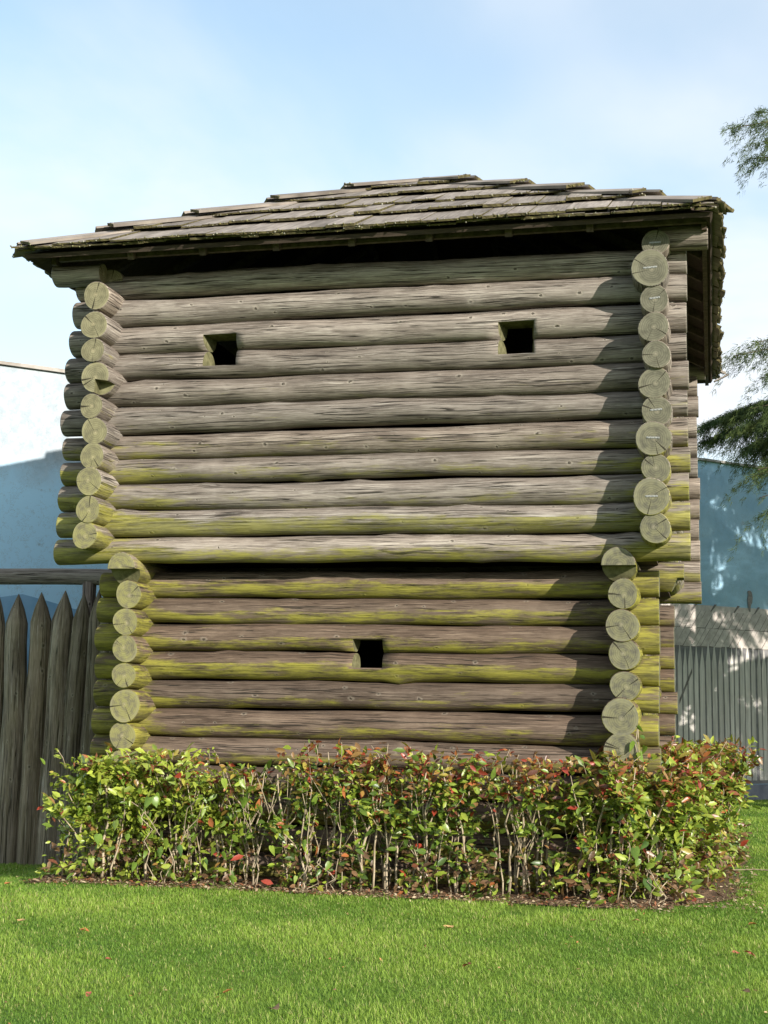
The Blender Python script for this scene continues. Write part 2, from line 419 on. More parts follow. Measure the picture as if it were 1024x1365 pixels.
def make_log(axis, a0, a1, c0, c1, r0, r1, seed, name='wall_log', z_bow=.012, seg=None, mats=None, nside=22, rough=.010):
    """axis 'x' or 'y'; from a0 to a1 along it; c0/c1 = (other, z) at the two ends"""
    rr = rng(seed); L = a1-a0; seg = seg or max(6, int(L/.16)); mb = MB()
    ph = [rr.uniform(0, 6.28) for _ in range(8)]; off = rr.uniform(0, 20)
    rings = []
    knob = [(rr.uniform(.3, L-.3), rr.uniform(0, 6.28), rr.uniform(.008, .026)) for _ in range(int(L*2.4))] if L > 1.2 else []
    stations = [0, .004, .012]+[L*(i/seg) for i in range(1, seg)]+[L-.012, L-.004, L]
    shr = [.955, .985, 1]+[1]*(seg-1)+[1, .985, .955]
    for st, sh in zip(stations, shr):
        f = st/L
        co = c0[0]+(c1[0]-c0[0])*f; cz = c0[1]+(c1[1]-c0[1])*f
        co += math.sin(math.pi*f)*.006*math.sin(ph[0]); cz += z_bow*math.sin(math.pi*f*1.0+0)*math.sin(ph[1])+.004*math.sin(6.5*f+ph[2])
        ra = r0+(r1-r0)*f
        row = []
        for k in range(nside):
            th = 2*math.pi*k/nside
            d = rough*(.5*math.sin(st*2.3+ph[3]+th)+.4*math.sin(st*5.1+ph[4]+2*th)+.3*math.sin(3*th+ph[5]+st*.8))
            for (ks, kt, kh) in knob:
                ds = (st-ks)/.07; dt = math.atan2(math.sin(th-kt), math.cos(th-kt))*ra/.05
                q = ds*ds+dt*dt
                if q < 4: d += kh*math.exp(-q)
            q = (ra+d)*sh
            ox, oz = q*math.cos(th), q*math.sin(th)
            p = (a0+st, co-ox, cz+oz) if axis == 'x' else (co+ox, a0+st, cz+oz)
            row.append(len(mb.v)); mb.v.append(p)
        rings.append(row)
    for i in range(len(rings)-1):
        for k in range(nside):
            k2 = (k+1) % nside
            uv = [(stations[i]+off, r0*6.283*k/nside), (stations[i]+off, r0*6.283*(k+1)/nside), (stations[i+1]+off, r0*6.283*(k+1)/nside), (stations[i+1]+off, r0*6.283*k/nside)]
            mb.face((rings[i][k], rings[i][k2], rings[i+1][k2], rings[i+1][k]), uv, 0)
    def cap(row, ra, rev):
        uvs = [(ra*math.cos(2*math.pi*k/nside), ra*math.sin(2*math.pi*k/nside)) for k in range(nside)]
        idx = list(range(nside))
        if rev: idx.reverse()
        mb.face([row[k] for k in idx], [uvs[k] for k in idx], 1, False)
    cap(rings[0], r0, True); cap(rings[-1], r1, False)
    # orient check: outward normals
    me_mats = mats or [M_LOG, M_END]
    o = mb.build(name, me_mats, BH)
    return o

def recalc(o):
    import bmesh
    bm = bmesh.new(); bm.from_mesh(o.data); bmesh.ops.recalc_face_normals(bm, faces=bm.faces); bm.to_mesh(o.data); bm.free()

def cut(o, verts, faces):
    """boolean difference with a convex cutter, applied to the log's own mesh"""
    me = bpy.data.meshes.new('cutter'); me.from_pydata(verts, [], faces)
    me.materials.append(M_CUT)
    c = bpy.data.objects.new('cutter', me); COL.objects.link(c); recalc(c)
    md = o.modifiers.new('cut', 'BOOLEAN'); md.object = c; md.operation = 'DIFFERENCE'; md.solver = 'EXACT'; md.material_mode = 'TRANSFER'
    dg = bpy.context.evaluated_depsgraph_get(); dg.update()
    new = bpy.data.meshes.new_from_object(o.evaluated_get(dg))
    o.modifiers.clear(); o.data = new
    bpy.data.objects.remove(c); bpy.data.meshes.remove(me)

WU = 5.16
# measured positions: side-wall logs (x, z) seen at the two front corners, and the joints between front logs
UR = [(5.173, 3.089), (5.151, 3.349), (5.191, 3.597), (5.168, 3.848), (5.196, 4.092), (5.186, 4.326), (5.201, 4.567), (5.185, 4.81), (5.194, 5.067), (5.159, 5.334), (5.199, 5.579)]
URR = [.133, .158, .125, .152, .132, .139, .122, .132, .125, .165, .12]
UL = [(.015, 3.088), (.041, 3.324), (.044, 3.583), (.047, 3.829), (.059, 4.062), (.025, 4.305), (.057, 4.575), (.023, 4.828), (.035, 5.065), (.036, 5.355), (.03, 5.59)]
ULR = [.128, .125, .132, .125, .132, .118, .145, .118, .135, .135, .125]
GL = [2.854, 3.099, 3.353, 3.608, 3.851, 4.084, 4.354, 4.611, 4.870, 5.149, 5.42, 5.66]
GR = [2.844, 3.093, 3.356, 3.614, 3.837, 4.101, 4.337, 4.600, 4.859, 5.132, 5.383, 5.62]
TL = [-.43, -.412, -.409, -.398, -.386, -.414, -.395, -.393, -.357, -.34, -.32]
rr = rng(11)
PL = .4
upper_front = []
for i in range(11):                               # front and back walls of the upper storey
    zl, zr = (GL[i]+GL[i+1])/2, (GR[i]+GR[i+1])/2
    rl, rg = (GL[i+1]-GL[i])/2-.004, (GR[i+1]-GR[i])/2-.004
    o = make_log('x', TL[i], 5.46+rr.uniform(-.012, .012), (0, zl), (0, zr), rl, rg, 100+i); upper_front.append(o)
    zb = 2.98+i*.255
    make_log('x', -.36+rr.uniform(-.03, .03), 5.50+rr.uniform(-.015, .015), (WU, zb), (WU, zb), .131, .134, 140+i)
side_l = []
for i in range(11):                               # side walls
    px, pz = UL[i]; side_l.append(make_log('y', -PL+rr.uniform(-.03, .02)+(.32 if i == 10 else 0), WU+.38, (px, pz), (px, pz), ULR[i], .13, 200+i))
side_r = []
for i in range(11):
    px, pz = UR[i]; o = make_log('y', -PL+rr.uniform(-.02, .02)+(.06 if i == 10 else 0), WU+.38, (px, pz), (px, 3.09+.25*i), URR[i], .131, 240+i)
    side_r.append(o)
LRr = [(4.861, 1.247), (4.863, 1.504), (4.903, 1.776), (4.892, 2.039), (4.878, 2.291), (4.89, 2.555)]
LRR = [.150, .163, .131, .139, .145, .132]
LLl = [(.329, 1.262), (.354, 1.543), (.335, 1.81), (.332, 2.058), (.321, 2.315), (.34, 2.559)]
LLR = [.132, .155, .12, .128, .128, .132]
low_z = [.215, .475, .735, .99]
J = .31
for i, zz_ in enumerate(low_z):
    make_log('y', -.09+rr.uniform(-.03, .03), WU-J+.38, (.33, zz_), (.33, zz_), .136, .134, 300+i, seg=20)
    make_log('y', -.09+rr.uniform(-.03, .03), WU-J+.38, (4.87, zz_), (4.87, zz_), .138, .134, 310+i, seg=20)
for i in range(6):
    px, pz = LLl[i]; make_log('y', -.09+rr.uniform(-.025, .025), WU-J+.38, (px, pz), (px, pz), LLR[i], .132, 320+i)
    px, pz = LRr[i]; make_log('y', -.09+rr.uniform(-.025, .025), WU-J+.38, (px, pz), (px, pz), LRR[i], .132, 330+i)
# lower front and back logs sit between the side logs
QL = [.08, .345, .605, .865, 1.0, 1.26, 1.521, 1.788, 2.05, 2.312, 2.56, 2.81]
QR = [.08, .345, .605, .865, 1.0, 1.254, 1.536, 1.781, 2.053, 2.306, 2.544, 2.80]
QL[4] = QR[4] = 1.0; QL[3] = QR[3] = .74; QL[2] = QR[2] = .48; QL[1] = QR[1] = .22; QL[0] = QR[0] = -.04
lower_front = []
for i in range(11):
    zl, zr = (QL[i]+QL[i+1])/2, (QR[i]+QR[i+1])/2
    rl, rg = (QL[i+1]-QL[i])/2-.004, (QR[i+1]-QR[i])/2-.004
    o = make_log('x', -.098+rr.uniform(-.015, .015), 5.172+rr.uniform(-.01, .01), (J, zl), (J, zr), rl, rg, 400+i); lower_front.append(o)
    make_log('x', -.08+rr.uniform(-.02, .02), 5.20+rr.uniform(-.02, .02), (WU-J, zl), (WU-J, zr), .134, .134, 440+i)
# cantilever logs carrying the overhang: underside of the tip cut away
HEXA = [(0, 1, 2, 3), (7, 6, 5, 4), (0, 4, 5, 1), (1, 5, 6, 2), (2, 6, 7, 3), (3, 7, 4, 0)]
for (px, sd) in ((.31, 500), (4.86, 501)):
    o = make_log('y', -.22, WU+.2, (px, 2.80), (px, 2.80), .145, .14, sd, name='cantilever_log', seg=26)
    a = px-.3; b = px+.3
    cut(o, [(a, -.4, 2.80), (b, -.4, 2.80), (b, -.4, 2.5), (a, -.4, 2.5), (a, -.12, 2.79), (b, -.12, 2.79), (b, .10, 2.5), (a, .10, 2.5)], HEXA)
for (py, sd, xe) in ((1.15, 510, 5.38), (2.6, 511, 4.95), (4.0, 512, 4.95)):
    o = make_log('x', -.2, xe, (py, 2.82), (py, 2.82), .138, .142, sd, name='cantilever_log', seg=26)
    cut(o, [(xe+.2, py-.3, 2.80), (xe+.2, py+.3, 2.80), (xe+.2, py+.3, 2.5), (xe+.2, py-.3, 2.5), (xe-.06, py-.3, 2.79), (xe-.06, py+.3, 2.79), (xe-.2, py+.3, 2.5), (xe-.2, py-.3, 2.5)], HEXA)
# loopholes: splayed openings through two logs each
def loophole(logs, x0, x1, z0, z1, Y, spl):
    v = [(x0-.005, Y-.2, z0), (x1+.005, Y-.2, z0), (x1+.005, Y-.2, z1), (x0-.005, Y-.2, z1), (x0+spl, Y+.2, z0), (x1-spl, Y+.2, z0), (x1-spl, Y+.2, z1), (x0+spl, Y+.2, z1)]
    for o in logs: cut(o, v, HEXA)
loophole(upper_front[7:9], 1.005, 1.342, 4.705, 5.005, 0, .05)
loophole(upper_front[7:9], 3.792, 4.136, 4.70, 4.998, 0, .07)
loophole(lower_front[7:9], 2.434, 2.713, 1.912, 2.172, J, .02)
# upper floor boards, and added dark linings so no sky shows through the gaps
CXI = WU/2
mb = MB()
for i in range(17): mb.box((.05+.3*i+.15, WU/2, 2.93), (.147, WU/2-.02, .018))
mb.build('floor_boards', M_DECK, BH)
for (c, h) in (((CXI, WU-.16, 4.28), (2.44, .012, 1.33)), ((.21, CXI, 4.28), (.012, 2.4, 1.33)), ((WU-.18, CXI, 4.28), (.012, 2.4, 1.33)),
               ((CXI, WU-J-.16, 1.4), (2.1, .012, 1.39)), ((.52, CXI, 1.4), (.012, 2.1, 1.39)), ((WU-.50, CXI, 1.4), (.012, 2.1, 1.39))):
    mb = MB(); mb.box(c, h); mb.build('daylight_blocker', M_DECK, BH)
# V-shaped notch sawn into one left-hand log end
cut(side_l[6], [(.052, -.6, 4.555), (.30, -.6, 4.515), (.30, -.6, 4.3), (.052, -.6, 4.3), (.052, -.28, 4.555), (.30, -.20, 4.515), (.30, -.20, 4.3), (.052, -.28, 4.3)], HEXA)

# nailed anti-split plates on some log ends at the right corner
for (i, ang, w) in ((9, .05, .058), (8, .1, .045), (10, 0., .05), (4, .05, .05), (3, -.05, .055), (1, .0, .05)):
    lg = side_r[i]; px, pz = UR[i]
    yf = min(v.co.y for v in lg.data.vertices)
    mb = MB(); rot = Matrix.Rotation(-ang, 3, 'Y')
    mb.box((px-.002, yf-.0025, pz+.004), (w, .002, .007), rot)
    for q in (-.8, -.3, .3, .8): 
        c = rot @ Vector((q*w, 0, 0)); mb.box((px-.002+c.x, yf-.006, pz+.004+c.z), (.003, .003, .003))
    p = mb.build('end_plate', M_PLATE, lg)

# ---- roof
EX, ZE, ZA, XO = .61, 5.735, 7.40, -.055
CX = WU/2; RUN = CX+EX; SL = math.hypot(RUN, ZA-ZE); SIN, COS = (ZA-ZE)/SL, RUN/SL
mb = MB()
A = [(-EX+XO, -EX), (WU+EX+XO, -EX), (WU+EX+XO, WU+EX), (-EX+XO, WU+EX)]
TH = .035
for dz, k in ((0, 1), (-TH, -1)):
    b = len(mb.v)
    ins = .03 if k > 0 else .05
    for (ax, ay) in A: mb.v.append((ax+(ins if ax < 2 else -ins), ay+(ins if ay < 2 else -ins), ZE+dz))
    mb.v.append((CX+XO, CX, ZA+dz))
    for i in range(4):
        f = (b+i, b+(i+1) % 4, b+4); mb.face(f if k > 0 else f[::-1], None, 0, False)
for i in range(4):
    j = (i+1) % 4; mb.face((i, 5+i, 5+j, j), None, 0, False)
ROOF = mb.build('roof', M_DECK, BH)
# faces: origin at eave corner, a along the eave, b up the slope, h normal to it
FACES = []
for i in range(4):
    p0 = Vector((*A[i], ZE)); p1 = Vector((*A[(i+1) % 4], ZE)); ea = (p1-p0).normalized()
    mid = (p0+p1)/2; eb = (Vector((CX+XO, CX, ZA))-mid).normalized(); en = ea.cross(eb)
    FACES.append((p0, ea, eb, en, (p1-p0).length))
def clip(poly, fn):
    out = []
    for i in range(len(poly)):
        p, q = poly[i], poly[(i+1) % len(poly)]; a, b = fn(p), fn(q)
        if a >= 0: out.append(p)
        if (a >= 0) != (b >= 0):
            f = a/(a-b); out.append((p[0]+(q[0]-p[0])*f, p[1]+(q[1]-p[1])*f))
    return out
def slab(face, poly, hfn, thick, name, parent, mat, into=None):
    p0, ea, eb, en, L = face; n = len(poly); mb = into or MB(); k0 = len(mb.v)
    for top in (0, 1):
        for (a, b) in poly:
            mb.v.append(tuple(p0+ea*a+eb*b+en*(hfn(a, b)+(thick if top else 0))))
    uv = [(a, b) for a, b in poly]
    mb.face([k0+n+i for i in range(n)], uv, 0, False); mb.face([k0+i for i in reversed(range(n))], uv[::-1], 0, False)
    for i in range(n):
        j = (i+1) % n; mb.face((k0+i, k0+j, k0+n+j, k0+n+i), [(uv[i][0], uv[i][1]), (uv[j][0], uv[j][1]), (uv[j][0]+.03, uv[j][1]), (uv[i][0]+.03, uv[i][1])], 1, False)
    if into is None: return mb.build(name, [mat, M_BUTT], parent)
EXPO = SL/5; moss = []; back_mb = MB()             # the unseen rear slope is one joined part
rs = rng(77)
for fi, face in enumerate(FACES):
    p0, ea, eb, en, L = face
    hipl = lambda p: p[0]-p[1]*(L/2)/SL
    hipr = lambda p: (L-p[1]*(L/2)/SL)-p[0]
    for c in range(-1, 5):
        b0 = max(c, 0)*EXPO; row_l = L*(1-max(c, 0)/5)
        a = max(c, 0)*EXPO*(L/2)/SL-rs.uniform(0, .1)
        end = a+row_l+.1
        while a < end:
            w = rs.uniform(.17, .36); g = rs.uniform(.002, .012)
            bb = b0+rs.uniform(-.03, .02)-(.035 if c == 0 else .012 if c == -1 else .02)
            ln = .5 if c == -1 else EXPO+.20
            if b0+ln > SL: ln = SL-b0
            sk = rs.uniform(-.012, .012)
            poly = [(a+g, bb+sk), (a+w*.35, bb+sk*.3+rs.uniform(-.009, .009)), (a+w*.7, bb-sk*.3+rs.uniform(-.009, .009)), (a+w, bb-sk), (a+w, bb+ln), (a+g, bb+ln)]
            poly = clip(clip(poly, hipl), hipr)
            if len(poly) >= 3:
                ar = abs(sum(poly[i][0]*poly[(i+1) % len(poly)][1]-poly[(i+1) % len(poly)][0]*poly[i][1] for i in range(len(poly))))/2
                if ar > .012:
                    thk = rs.uniform(.012, .028); lift = (.0 if c == -1 else .036)+rs.uniform(0, .024)
                    tw = rs.uniform(-.03, .03)
                    hf = lambda p, q, bb=bb, ln=ln, lift=lift, tw=tw, a=a: .006+lift*(1-(q-bb)/ln)+tw*(p-a)*.5+.01
                    slab(face, poly, hf, thk, 'shake', ROOF, M_SHAKE, back_mb if fi == 2 else None)
                    for k in range(int(w*(30 if fi in (0, 3) else 8))):
                        aa = a+rs.uniform(0, w)
                        if hipl((aa, bb)) > 0 and hipr((aa, bb)) > 0:
                            moss.append(p0+ea*aa+eb*(bb+rs.uniform(-.004, .012))+en*(hf(aa, bb)+rs.uniform(.0, thk+.006)))
            a += w
kind(back_mb.build('rear_shakes', [M_SHAKE, M_BUTT], ROOF), 'stuff')
# hip caps: paired boards lapped up every hip
for i in range(4):
    cor = Vector((*A[i], ZE)); apex = Vector((CX+XO, CX, ZA)); hd = (apex-cor).normalized(); HL = (apex-cor).length
    for c in range(5):
        s0 = HL*c/5-.06*(c > 0)-rs.uniform(.0, .05)+(.07 if c == 0 else 0); s1 = min(HL*(c+1)/5+.16, HL+.02)
        for face, sgn in ((FACES[i], 1), (FACES[i-1], -1)):
            p0, ea, eb, en, L = face
            sd = ea*sgn if sgn > 0 else -ea
            sd = (sd-hd*sd.dot(hd)).normalized()
            w = rs.uniform(.17, .23); thk = rs.uniform(.022, .032); lift = .085 if c else .06
            mb = MB()
            up = lambda s: en*(.035+lift*(1-(s-s0)/(s1-s0)))
            jt = rs.uniform(-.06, .06)
            cr = [(s0+jt, 0), (s0+jt*.4, w), (s1, w*.85), (s1, 0)]
            for top in (0, 1):
                for (q, ww) in cr:
                    mb.v.append(tuple(cor+hd*q+sd*(ww-.012)+up(q)+en*(thk*top)))
            uv = [(ww, q) for q, ww in cr]
            fs = [(4, 5, 6, 7), (3, 2, 1, 0), (0, 1, 5, 4), (1, 2, 6, 5), (2, 3, 7, 6), (3, 0, 4, 7)]
            for q_, f in enumerate(fs): mb.face(f, [uv[k % 4] for k in f], 1 if q_ == 2 else 0, False)
            o = mb.build('hip_cap', [M_SHAKE, M_BUTT], ROOF); recalc(o)
            for k in range(9): moss.append(cor+hd*(s0+jt)+sd*rs.uniform(0, w)+up(s0)+en*rs.uniform(0, .03))
# moss and lichen crumbs on the butt edges
n = len(moss); R_ = np.random.default_rng(3)
P = np.array([tuple(p) for p in moss])
oct_v = [(1, 0, 0), (-1, 0, 0), (0, 1, 0), (0, -1, 0), (0, 0, 1), (0, 0, -1)]
oct_f = [(0, 2, 4), (2, 1, 4), (1, 3, 4), (3, 0, 4), (2, 0, 5), (1, 2, 5), (3, 1, 5), (0, 3, 5)]
d = R_.normal(size=(n, 3)); up = R_.normal(size=(n, 3))
sz = R_.uniform(.004, .013, (n, 3))
mc = np.array([(.26, .25, .13), (.17, .15, .06), (.36, .34, .27), (.10, .09, .055)])[R_.integers(0, 4, n)]*R_.uniform(.7, 1.2, (n, 1))
kind(mass_mesh('roof_moss', oct_v, oct_f, frames_from(P, d, up, sz), mc, M_MOSS, ROOF), 'stuff')
# eave beams and rafters under the roof
M_BEAM = M_LOG
make_log('x', 5.22, 5.645, (-.20, 5.65), (-.20, 5.65), .105, .112, 601, name='outrigger_log')
make_log('x', -.49, .0, (-.20, 5.635), (-.20, 5.635), .105, .10, 605, name='outrigger_log')
make_log('x', -.50, 5.60, (WU, 5.74), (WU, 5.74), .115, .115, 602, name='top_log', seg=24)
def board(name, c, h):
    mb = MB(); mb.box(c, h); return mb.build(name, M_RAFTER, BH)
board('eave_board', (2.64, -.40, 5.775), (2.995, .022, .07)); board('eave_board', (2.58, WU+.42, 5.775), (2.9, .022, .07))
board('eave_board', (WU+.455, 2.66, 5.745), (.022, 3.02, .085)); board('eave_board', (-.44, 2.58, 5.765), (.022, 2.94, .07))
for fi, (p0, ea, eb, en, L) in enumerate(FACES):
    for k in range(9):
        a = L*(k+.5)/9; mx = min(a, L-a)/(L/2)*SL
        if mx < .5: continue
        c = p0+ea*a+eb*(mx*.5+.02)-en*(TH+.050)
        mb = MB(); rot = Matrix((ea, eb, en)).transposed()
        mb.box(c, (.03, mx*.5-.07, .045), rot)
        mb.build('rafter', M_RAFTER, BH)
# one loose shake hanging out from the right eave
mb = MB(); rot = Matrix.Rotation(math.radians(-28), 3, 'Y') @ Matrix.Rotation(math.radians(12), 3, 'Z')
mb.box((WU+EX+.02, WU+.30, 5.70), (.10, .02, .008), rot); mb.build('loose_shake', M_SHAKE, BH)

# ------------------------------------------------------------------ painted wall behind
WA = Vector((-3.5, 4.3)); WD = Vector((10, 9.7)).normalized(); WANG = math.atan2(WD.y, WD.x)
S0, S1, WH = -9.0, 26.0, 5.96
def wall_s(px, py):                               # pixel on the wall plane -> (distance along wall, height)
    n_ = np.array([WD.y, -WD.x, 0]); d = ray(px, py); tt = ((np.array([WA.x, WA.y, 0])-CAM) @ n_)/(d @ n_)
    p = CAM+tt*d; return ((p[0]-WA.x)*WD.x+(p[1]-WA.y)*WD.y, p[2])
MW = thing('mural_wall', 'tall concrete wall painted as a blue and white sky, behind the blockhouse', 'wall', (WA.x, WA.y, 0), WANG)
def mural_mat():
    m, t = material('painted_sky')
    co = t.n('TexCoord').outputs['Object']; x, y, z = t.sep(co)
    a = t.noise(t.xyz(t.m('MULTIPLY', x, .35), 0.0, t.m('MULTIPLY', z, .9)), 1.0, 5, .6, .4)
    b = t.noise(co, 7.0, 5, .7)
    c = t.noise(co, 1.6, 4, .6)
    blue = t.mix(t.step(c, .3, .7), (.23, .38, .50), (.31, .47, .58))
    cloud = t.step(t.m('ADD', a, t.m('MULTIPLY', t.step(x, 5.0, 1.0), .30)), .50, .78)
    col = t.mix(t.m('MULTIPLY', cloud, .92), blue, (.48, .74, .95))  # left paint also brightened, standing in for skylight in its shade
    topw = t.m('ADD', z, t.m('MULTIPLY', t.m('SUBTRACT', c, .5), .8))  # sunlit zone's tone put into the paint: greyer above the shadow edge
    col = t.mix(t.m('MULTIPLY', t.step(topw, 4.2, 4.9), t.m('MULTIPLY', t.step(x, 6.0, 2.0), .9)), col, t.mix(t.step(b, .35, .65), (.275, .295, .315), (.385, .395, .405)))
    col = t.mix(t.m('MULTIPLY', t.step(b, .58, .72), .55), col, (.27, .31, .34))
    vo = t.noise(t.xyz(t.m('MULTIPLY', x, 3.0), 0.0, t.m('MULTIPLY', z, 3.0)), 1, 6, .75)
    crk = t.m('SUBTRACT', 1.0, t.step(t.m('ABSOLUTE', t.m('SUBTRACT', vo, .5)), 0.0, .006))
    col = t.mix(t.m('MULTIPLY', crk, .6), col, (.2, .2, .2))
    t.out(t.principled(col, .8, t.bump(b, .25, .01), .2)); return m
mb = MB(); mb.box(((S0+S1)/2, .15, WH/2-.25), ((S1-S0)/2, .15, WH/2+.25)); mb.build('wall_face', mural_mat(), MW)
M_COPE = simple('coping', (.24, .21, .18), (.38, .35, .32), 5, .8, .2, stretch=(.6, 1, 1))
s_ = S0; rc = rng(8); 
while s_ < S1:
    w = rc.uniform(1.3, 2.2); w = min(w, S1-s_); mb = MB(); hh = rc.uniform(.035, .05); tl = rc.uniform(-.006, .006)
    nn = 6; vs = []
    for i in range(nn+1):
        f = s_+w*i/nn; wob = rc.uniform(-.008, .008)
        for (yy, zz_) in ((-.05, 0), (-.05, hh+wob), (.33, hh+wob), (.33, 0)): mb.v.append((f, yy, WH+.002+zz_+tl))
    for i in range(nn):
        for k in range(4):
            k2 = (k+1) % 4; mb.face((4*i+k, 4*i+4+k, 4*i+4+k2, 4*i+k2), None, 0, False)
    mb.face((0, 1, 2, 3), None, 0, False); mb.face((4*nn+3, 4*nn+2, 4*nn+1, 4*nn), None, 0, False)
    o = mb.build('coping', M_COPE, MW); recalc(o); s_ += w+.004
# mural: hills (left), shingled roof, pickets and a bird (right), thin layers of paint
M_HILL = simple('paint_hill', (.20, .38, .57), (.27, .45, .63), 2.5, .8, .2)
M_PGAP = simple('paint_gap', (.14, .135, .14), (.21, .20, .205), 6, .8, .2)
M_PPICK = simple('paint_picket', (.42, .39, .36), (.58, .545, .51), 3, .8, .2, stretch=(6, 1, .6), vary=.12)
M_PROOF = simple('paint_roof', (.40, .35, .32), (.56, .50, .46), 9, .8, .2, vary=.08)
M_PLINE = simple('paint_dark', (.13, .115, .11), (.20, .18, .17), 8, .8, .2)
M_PBIRD = simple('paint_bird', (.17, .155, .15), (.28, .25, .24), 20, .8, .2)
def paint(name, poly, lay, mat, parent=MW):
    mb = MB(); mb.prism(poly, -.003*lay-.001, -.003*lay+.0015); o = mb.build(name, mat, parent); recalc(o); return o
hl = [wall_s(*p) for p in ((-160, 800), (-90, 770), (-40, 776), (0, 796), (30, 792), (60, 800), (100, 812), (160, 806), (230, 830), (300, 850))]
paint('painted_hill', [(S0+.5, 1.2)]+[(S0+.5, 3.0)]+hl+[(hl[-1][0]+2, 1.2)], 1, M_HILL)
ps0, ps1 = wall_s(880, 850)[0], wall_s(1130, 850)[0]
zt, zm, zb = wall_s(950, 815)[1], wall_s(950, 838)[1], wall_s(950, 862)[1]
rp = rng(21)
paint('painted_shade', [(ps0, .28), (ps1, .28), (ps1, zb), (ps0, zb)], 1, M_PGAP)
for (za, zc, lay) in ((zm+.006, zt, 2), (zb, zm-.006, 2)):
    x_ = ps0
    while x_ < ps1:
        w = rp.uniform(.10, .2); sh = (zc-za)*.75
        paint('painted_shingle', [(x_, za+rp.uniform(-.012, .008)), (x_+w-.012, za+rp.uniform(-.012, .008)), (x_+w-.012+sh, zc), (x_+sh, zc)], lay, M_PROOF); x_ += w
paint('painted_ridge', [(ps0, zt-.01), (ps1, zt-.01), (ps1, zt+.10), (ps0, zt+.10)], 1, M_PROOF)
paint('painted_roof_shadow', [(ps0-.1, zb-.02), (ps1, zb-.02), (ps1, zt), (ps0-.1, zt)], 1.5, M_PLINE)
for k in range(9):
    x_ = ps0+.15+k*(ps1-ps0)/9+rp.uniform(-.05, .05)
    paint('painted_ridge_board', [(x_, zt-.005), (x_+.03, zt-.005), (x_+.16, zt+.125), (x_+.10, zt+.125)], 2.5, M_PLINE)
x_ = ps0
while x_ < ps1:
    w = rp.uniform(.085, .115); zt2 = zb+rp.uniform(-.02, .12)
    le = rp.uniform(-.02, .02)
    paint('painted_picket', [(x_+le, .34), (x_+w+le, .34), (x_+w, zt2-.36), (x_+w*.55, zt2), (x_, zt2-.38)], 3, M_PPICK)
    x_ += w+rp.uniform(.022, .045)
b0 = wall_s(905, 935); b1 = wall_s(922, 893)
paint('painted_brace', [(b0[0], b0[1]-.05), (b1[0], b1[1]-.05), (b1[0], b1[1]+.03), (b0[0], b0[1]+.03)], 4, M_PLINE)
bs, bz = wall_s(999, 803)
bird = [(-.02, -.20), (.015, -.20), (.02, -.10), (.06, -.03), (.075, .05), (.065, .11), (.05, .155), (.01, .185), (-.03, .175), (-.065, .155), (-.035, .14), (-.03, .10), (-.055, .04), (-.05, -.05)]
paint('painted_bird', [(bs+p[0], bz+.03+p[1]) for p in bird], 4, M_PBIRD)
mb = MB(); mb.box(((S0+S1)/2, -.02, .13), ((S1-S0)/2, .02, .14)); mb.build('wall_plinth', simple('plinth', (.13, .14, .18), (.22, .22, .26), 4, .85, .2), MW)

# ------------------------------------------------------------------ palisade and log rail on the left
M_POST = wood_log('stockade_post', (.25, .205, .16), (.085, .066, .05), (.39, .335, .27), False, .10)
PA = thing('palisade', 'palisade of sharpened dark posts beside the left wall of the blockhouse', 'fence', (-1.2, 2.15, 0))
rp = rng(31)
xs = [(on_y(p, 970, 2.12)[0], q, l) for p, q, l in ((18, .130, .0), (48, .122, .0), (74.5, .126, .03), (99, .106, .03), (121, .10, .03), (140, .10, .0))]
xx = xs[0][0]-.26
while xx > -4.2: xs.append((xx, rp.uniform(.105, .13), 0)); xx -= rp.uniform(.235, .275)
for i, (x0, rad, lean) in enumerate(xs):
    y0 = 2.12+rp.uniform(-.02, .02); ht = 2.765+rp.uniform(-.02, .03); mb = MB(); ph = rp.uniform(0, 6)
    st = [(0, 1.08), (.3, 1.05), (.7, 1.02), (1.1, 1.0), (1.5, .99), (1.9, .97), (2.2, .95), (ht-.31-rp.uniform(0, .06), .95), (ht-.17, .58), (ht-.05, .2), (ht, .02)]
    b = 0; ns = 18; us = rp.uniform(0, 9)
    for (zz_, f) in st:
        for k in range(ns):
            th = 6.2832*k/ns; q = rad*f*(1+.05*math.sin(2*th+ph+zz_*2.1)+.05*math.sin(zz_*5+ph+th)+.04*math.sin(5*th+ph*3+zz_)+rp.uniform(-.015, .015))
            mb.v.append((x0+1.2+lean*(zz_-1.4)+.010*math.sin(zz_*2.2+ph)+q*math.cos(th), y0-2.15+q*math.sin(th), zz_-(.28 if zz_ == 0 else 0)))
    for a in range(len(st)-1):
        for k in range(ns):
            k2 = (k+1) % ns
            mb.face((a*ns+k, a*ns+k2, (a+1)*ns+k2, (a+1)*ns+k), [(us+st[a][0], rad*6.28*k/ns), (us+st[a][0], rad*6.28*(k+1)/ns), (us+st[a+1][0], rad*6.28*(k+1)/ns), (us+st[a+1][0], rad*6.28*k/ns)])
    mb.face([(len(st)-1)*ns+k for k in range(ns)]); 
    mb.build('post', M_POST, PA)
RL = thing('log_rail', 'weathered horizontal log rail on posts behind the sharpened palisade', 'rail', (-1.3, 2.7, 0))
M_RAIL = wood_log('rail_log', (.33, .29, .26), (.16, .13, .11), (.45, .41, .37), False, 0)
mb = MB(); mb.tube([(-3.0+.33*i, -.42+.046*i, 2.985+.004*math.sin(i)) for i in range(12)], [.094]*12, 14); mb.build('rail', M_RAIL, RL)
for px_ in (-.05, -2.3):
    mb = MB(); mb.tube([(px_, px_*.14, z_) for z_ in (-.25, .7, 1.4, 2.1, 2.93)], [.085, .083, .082, .08, .08], 14); mb.build('rail_post', M_RAIL, RL)

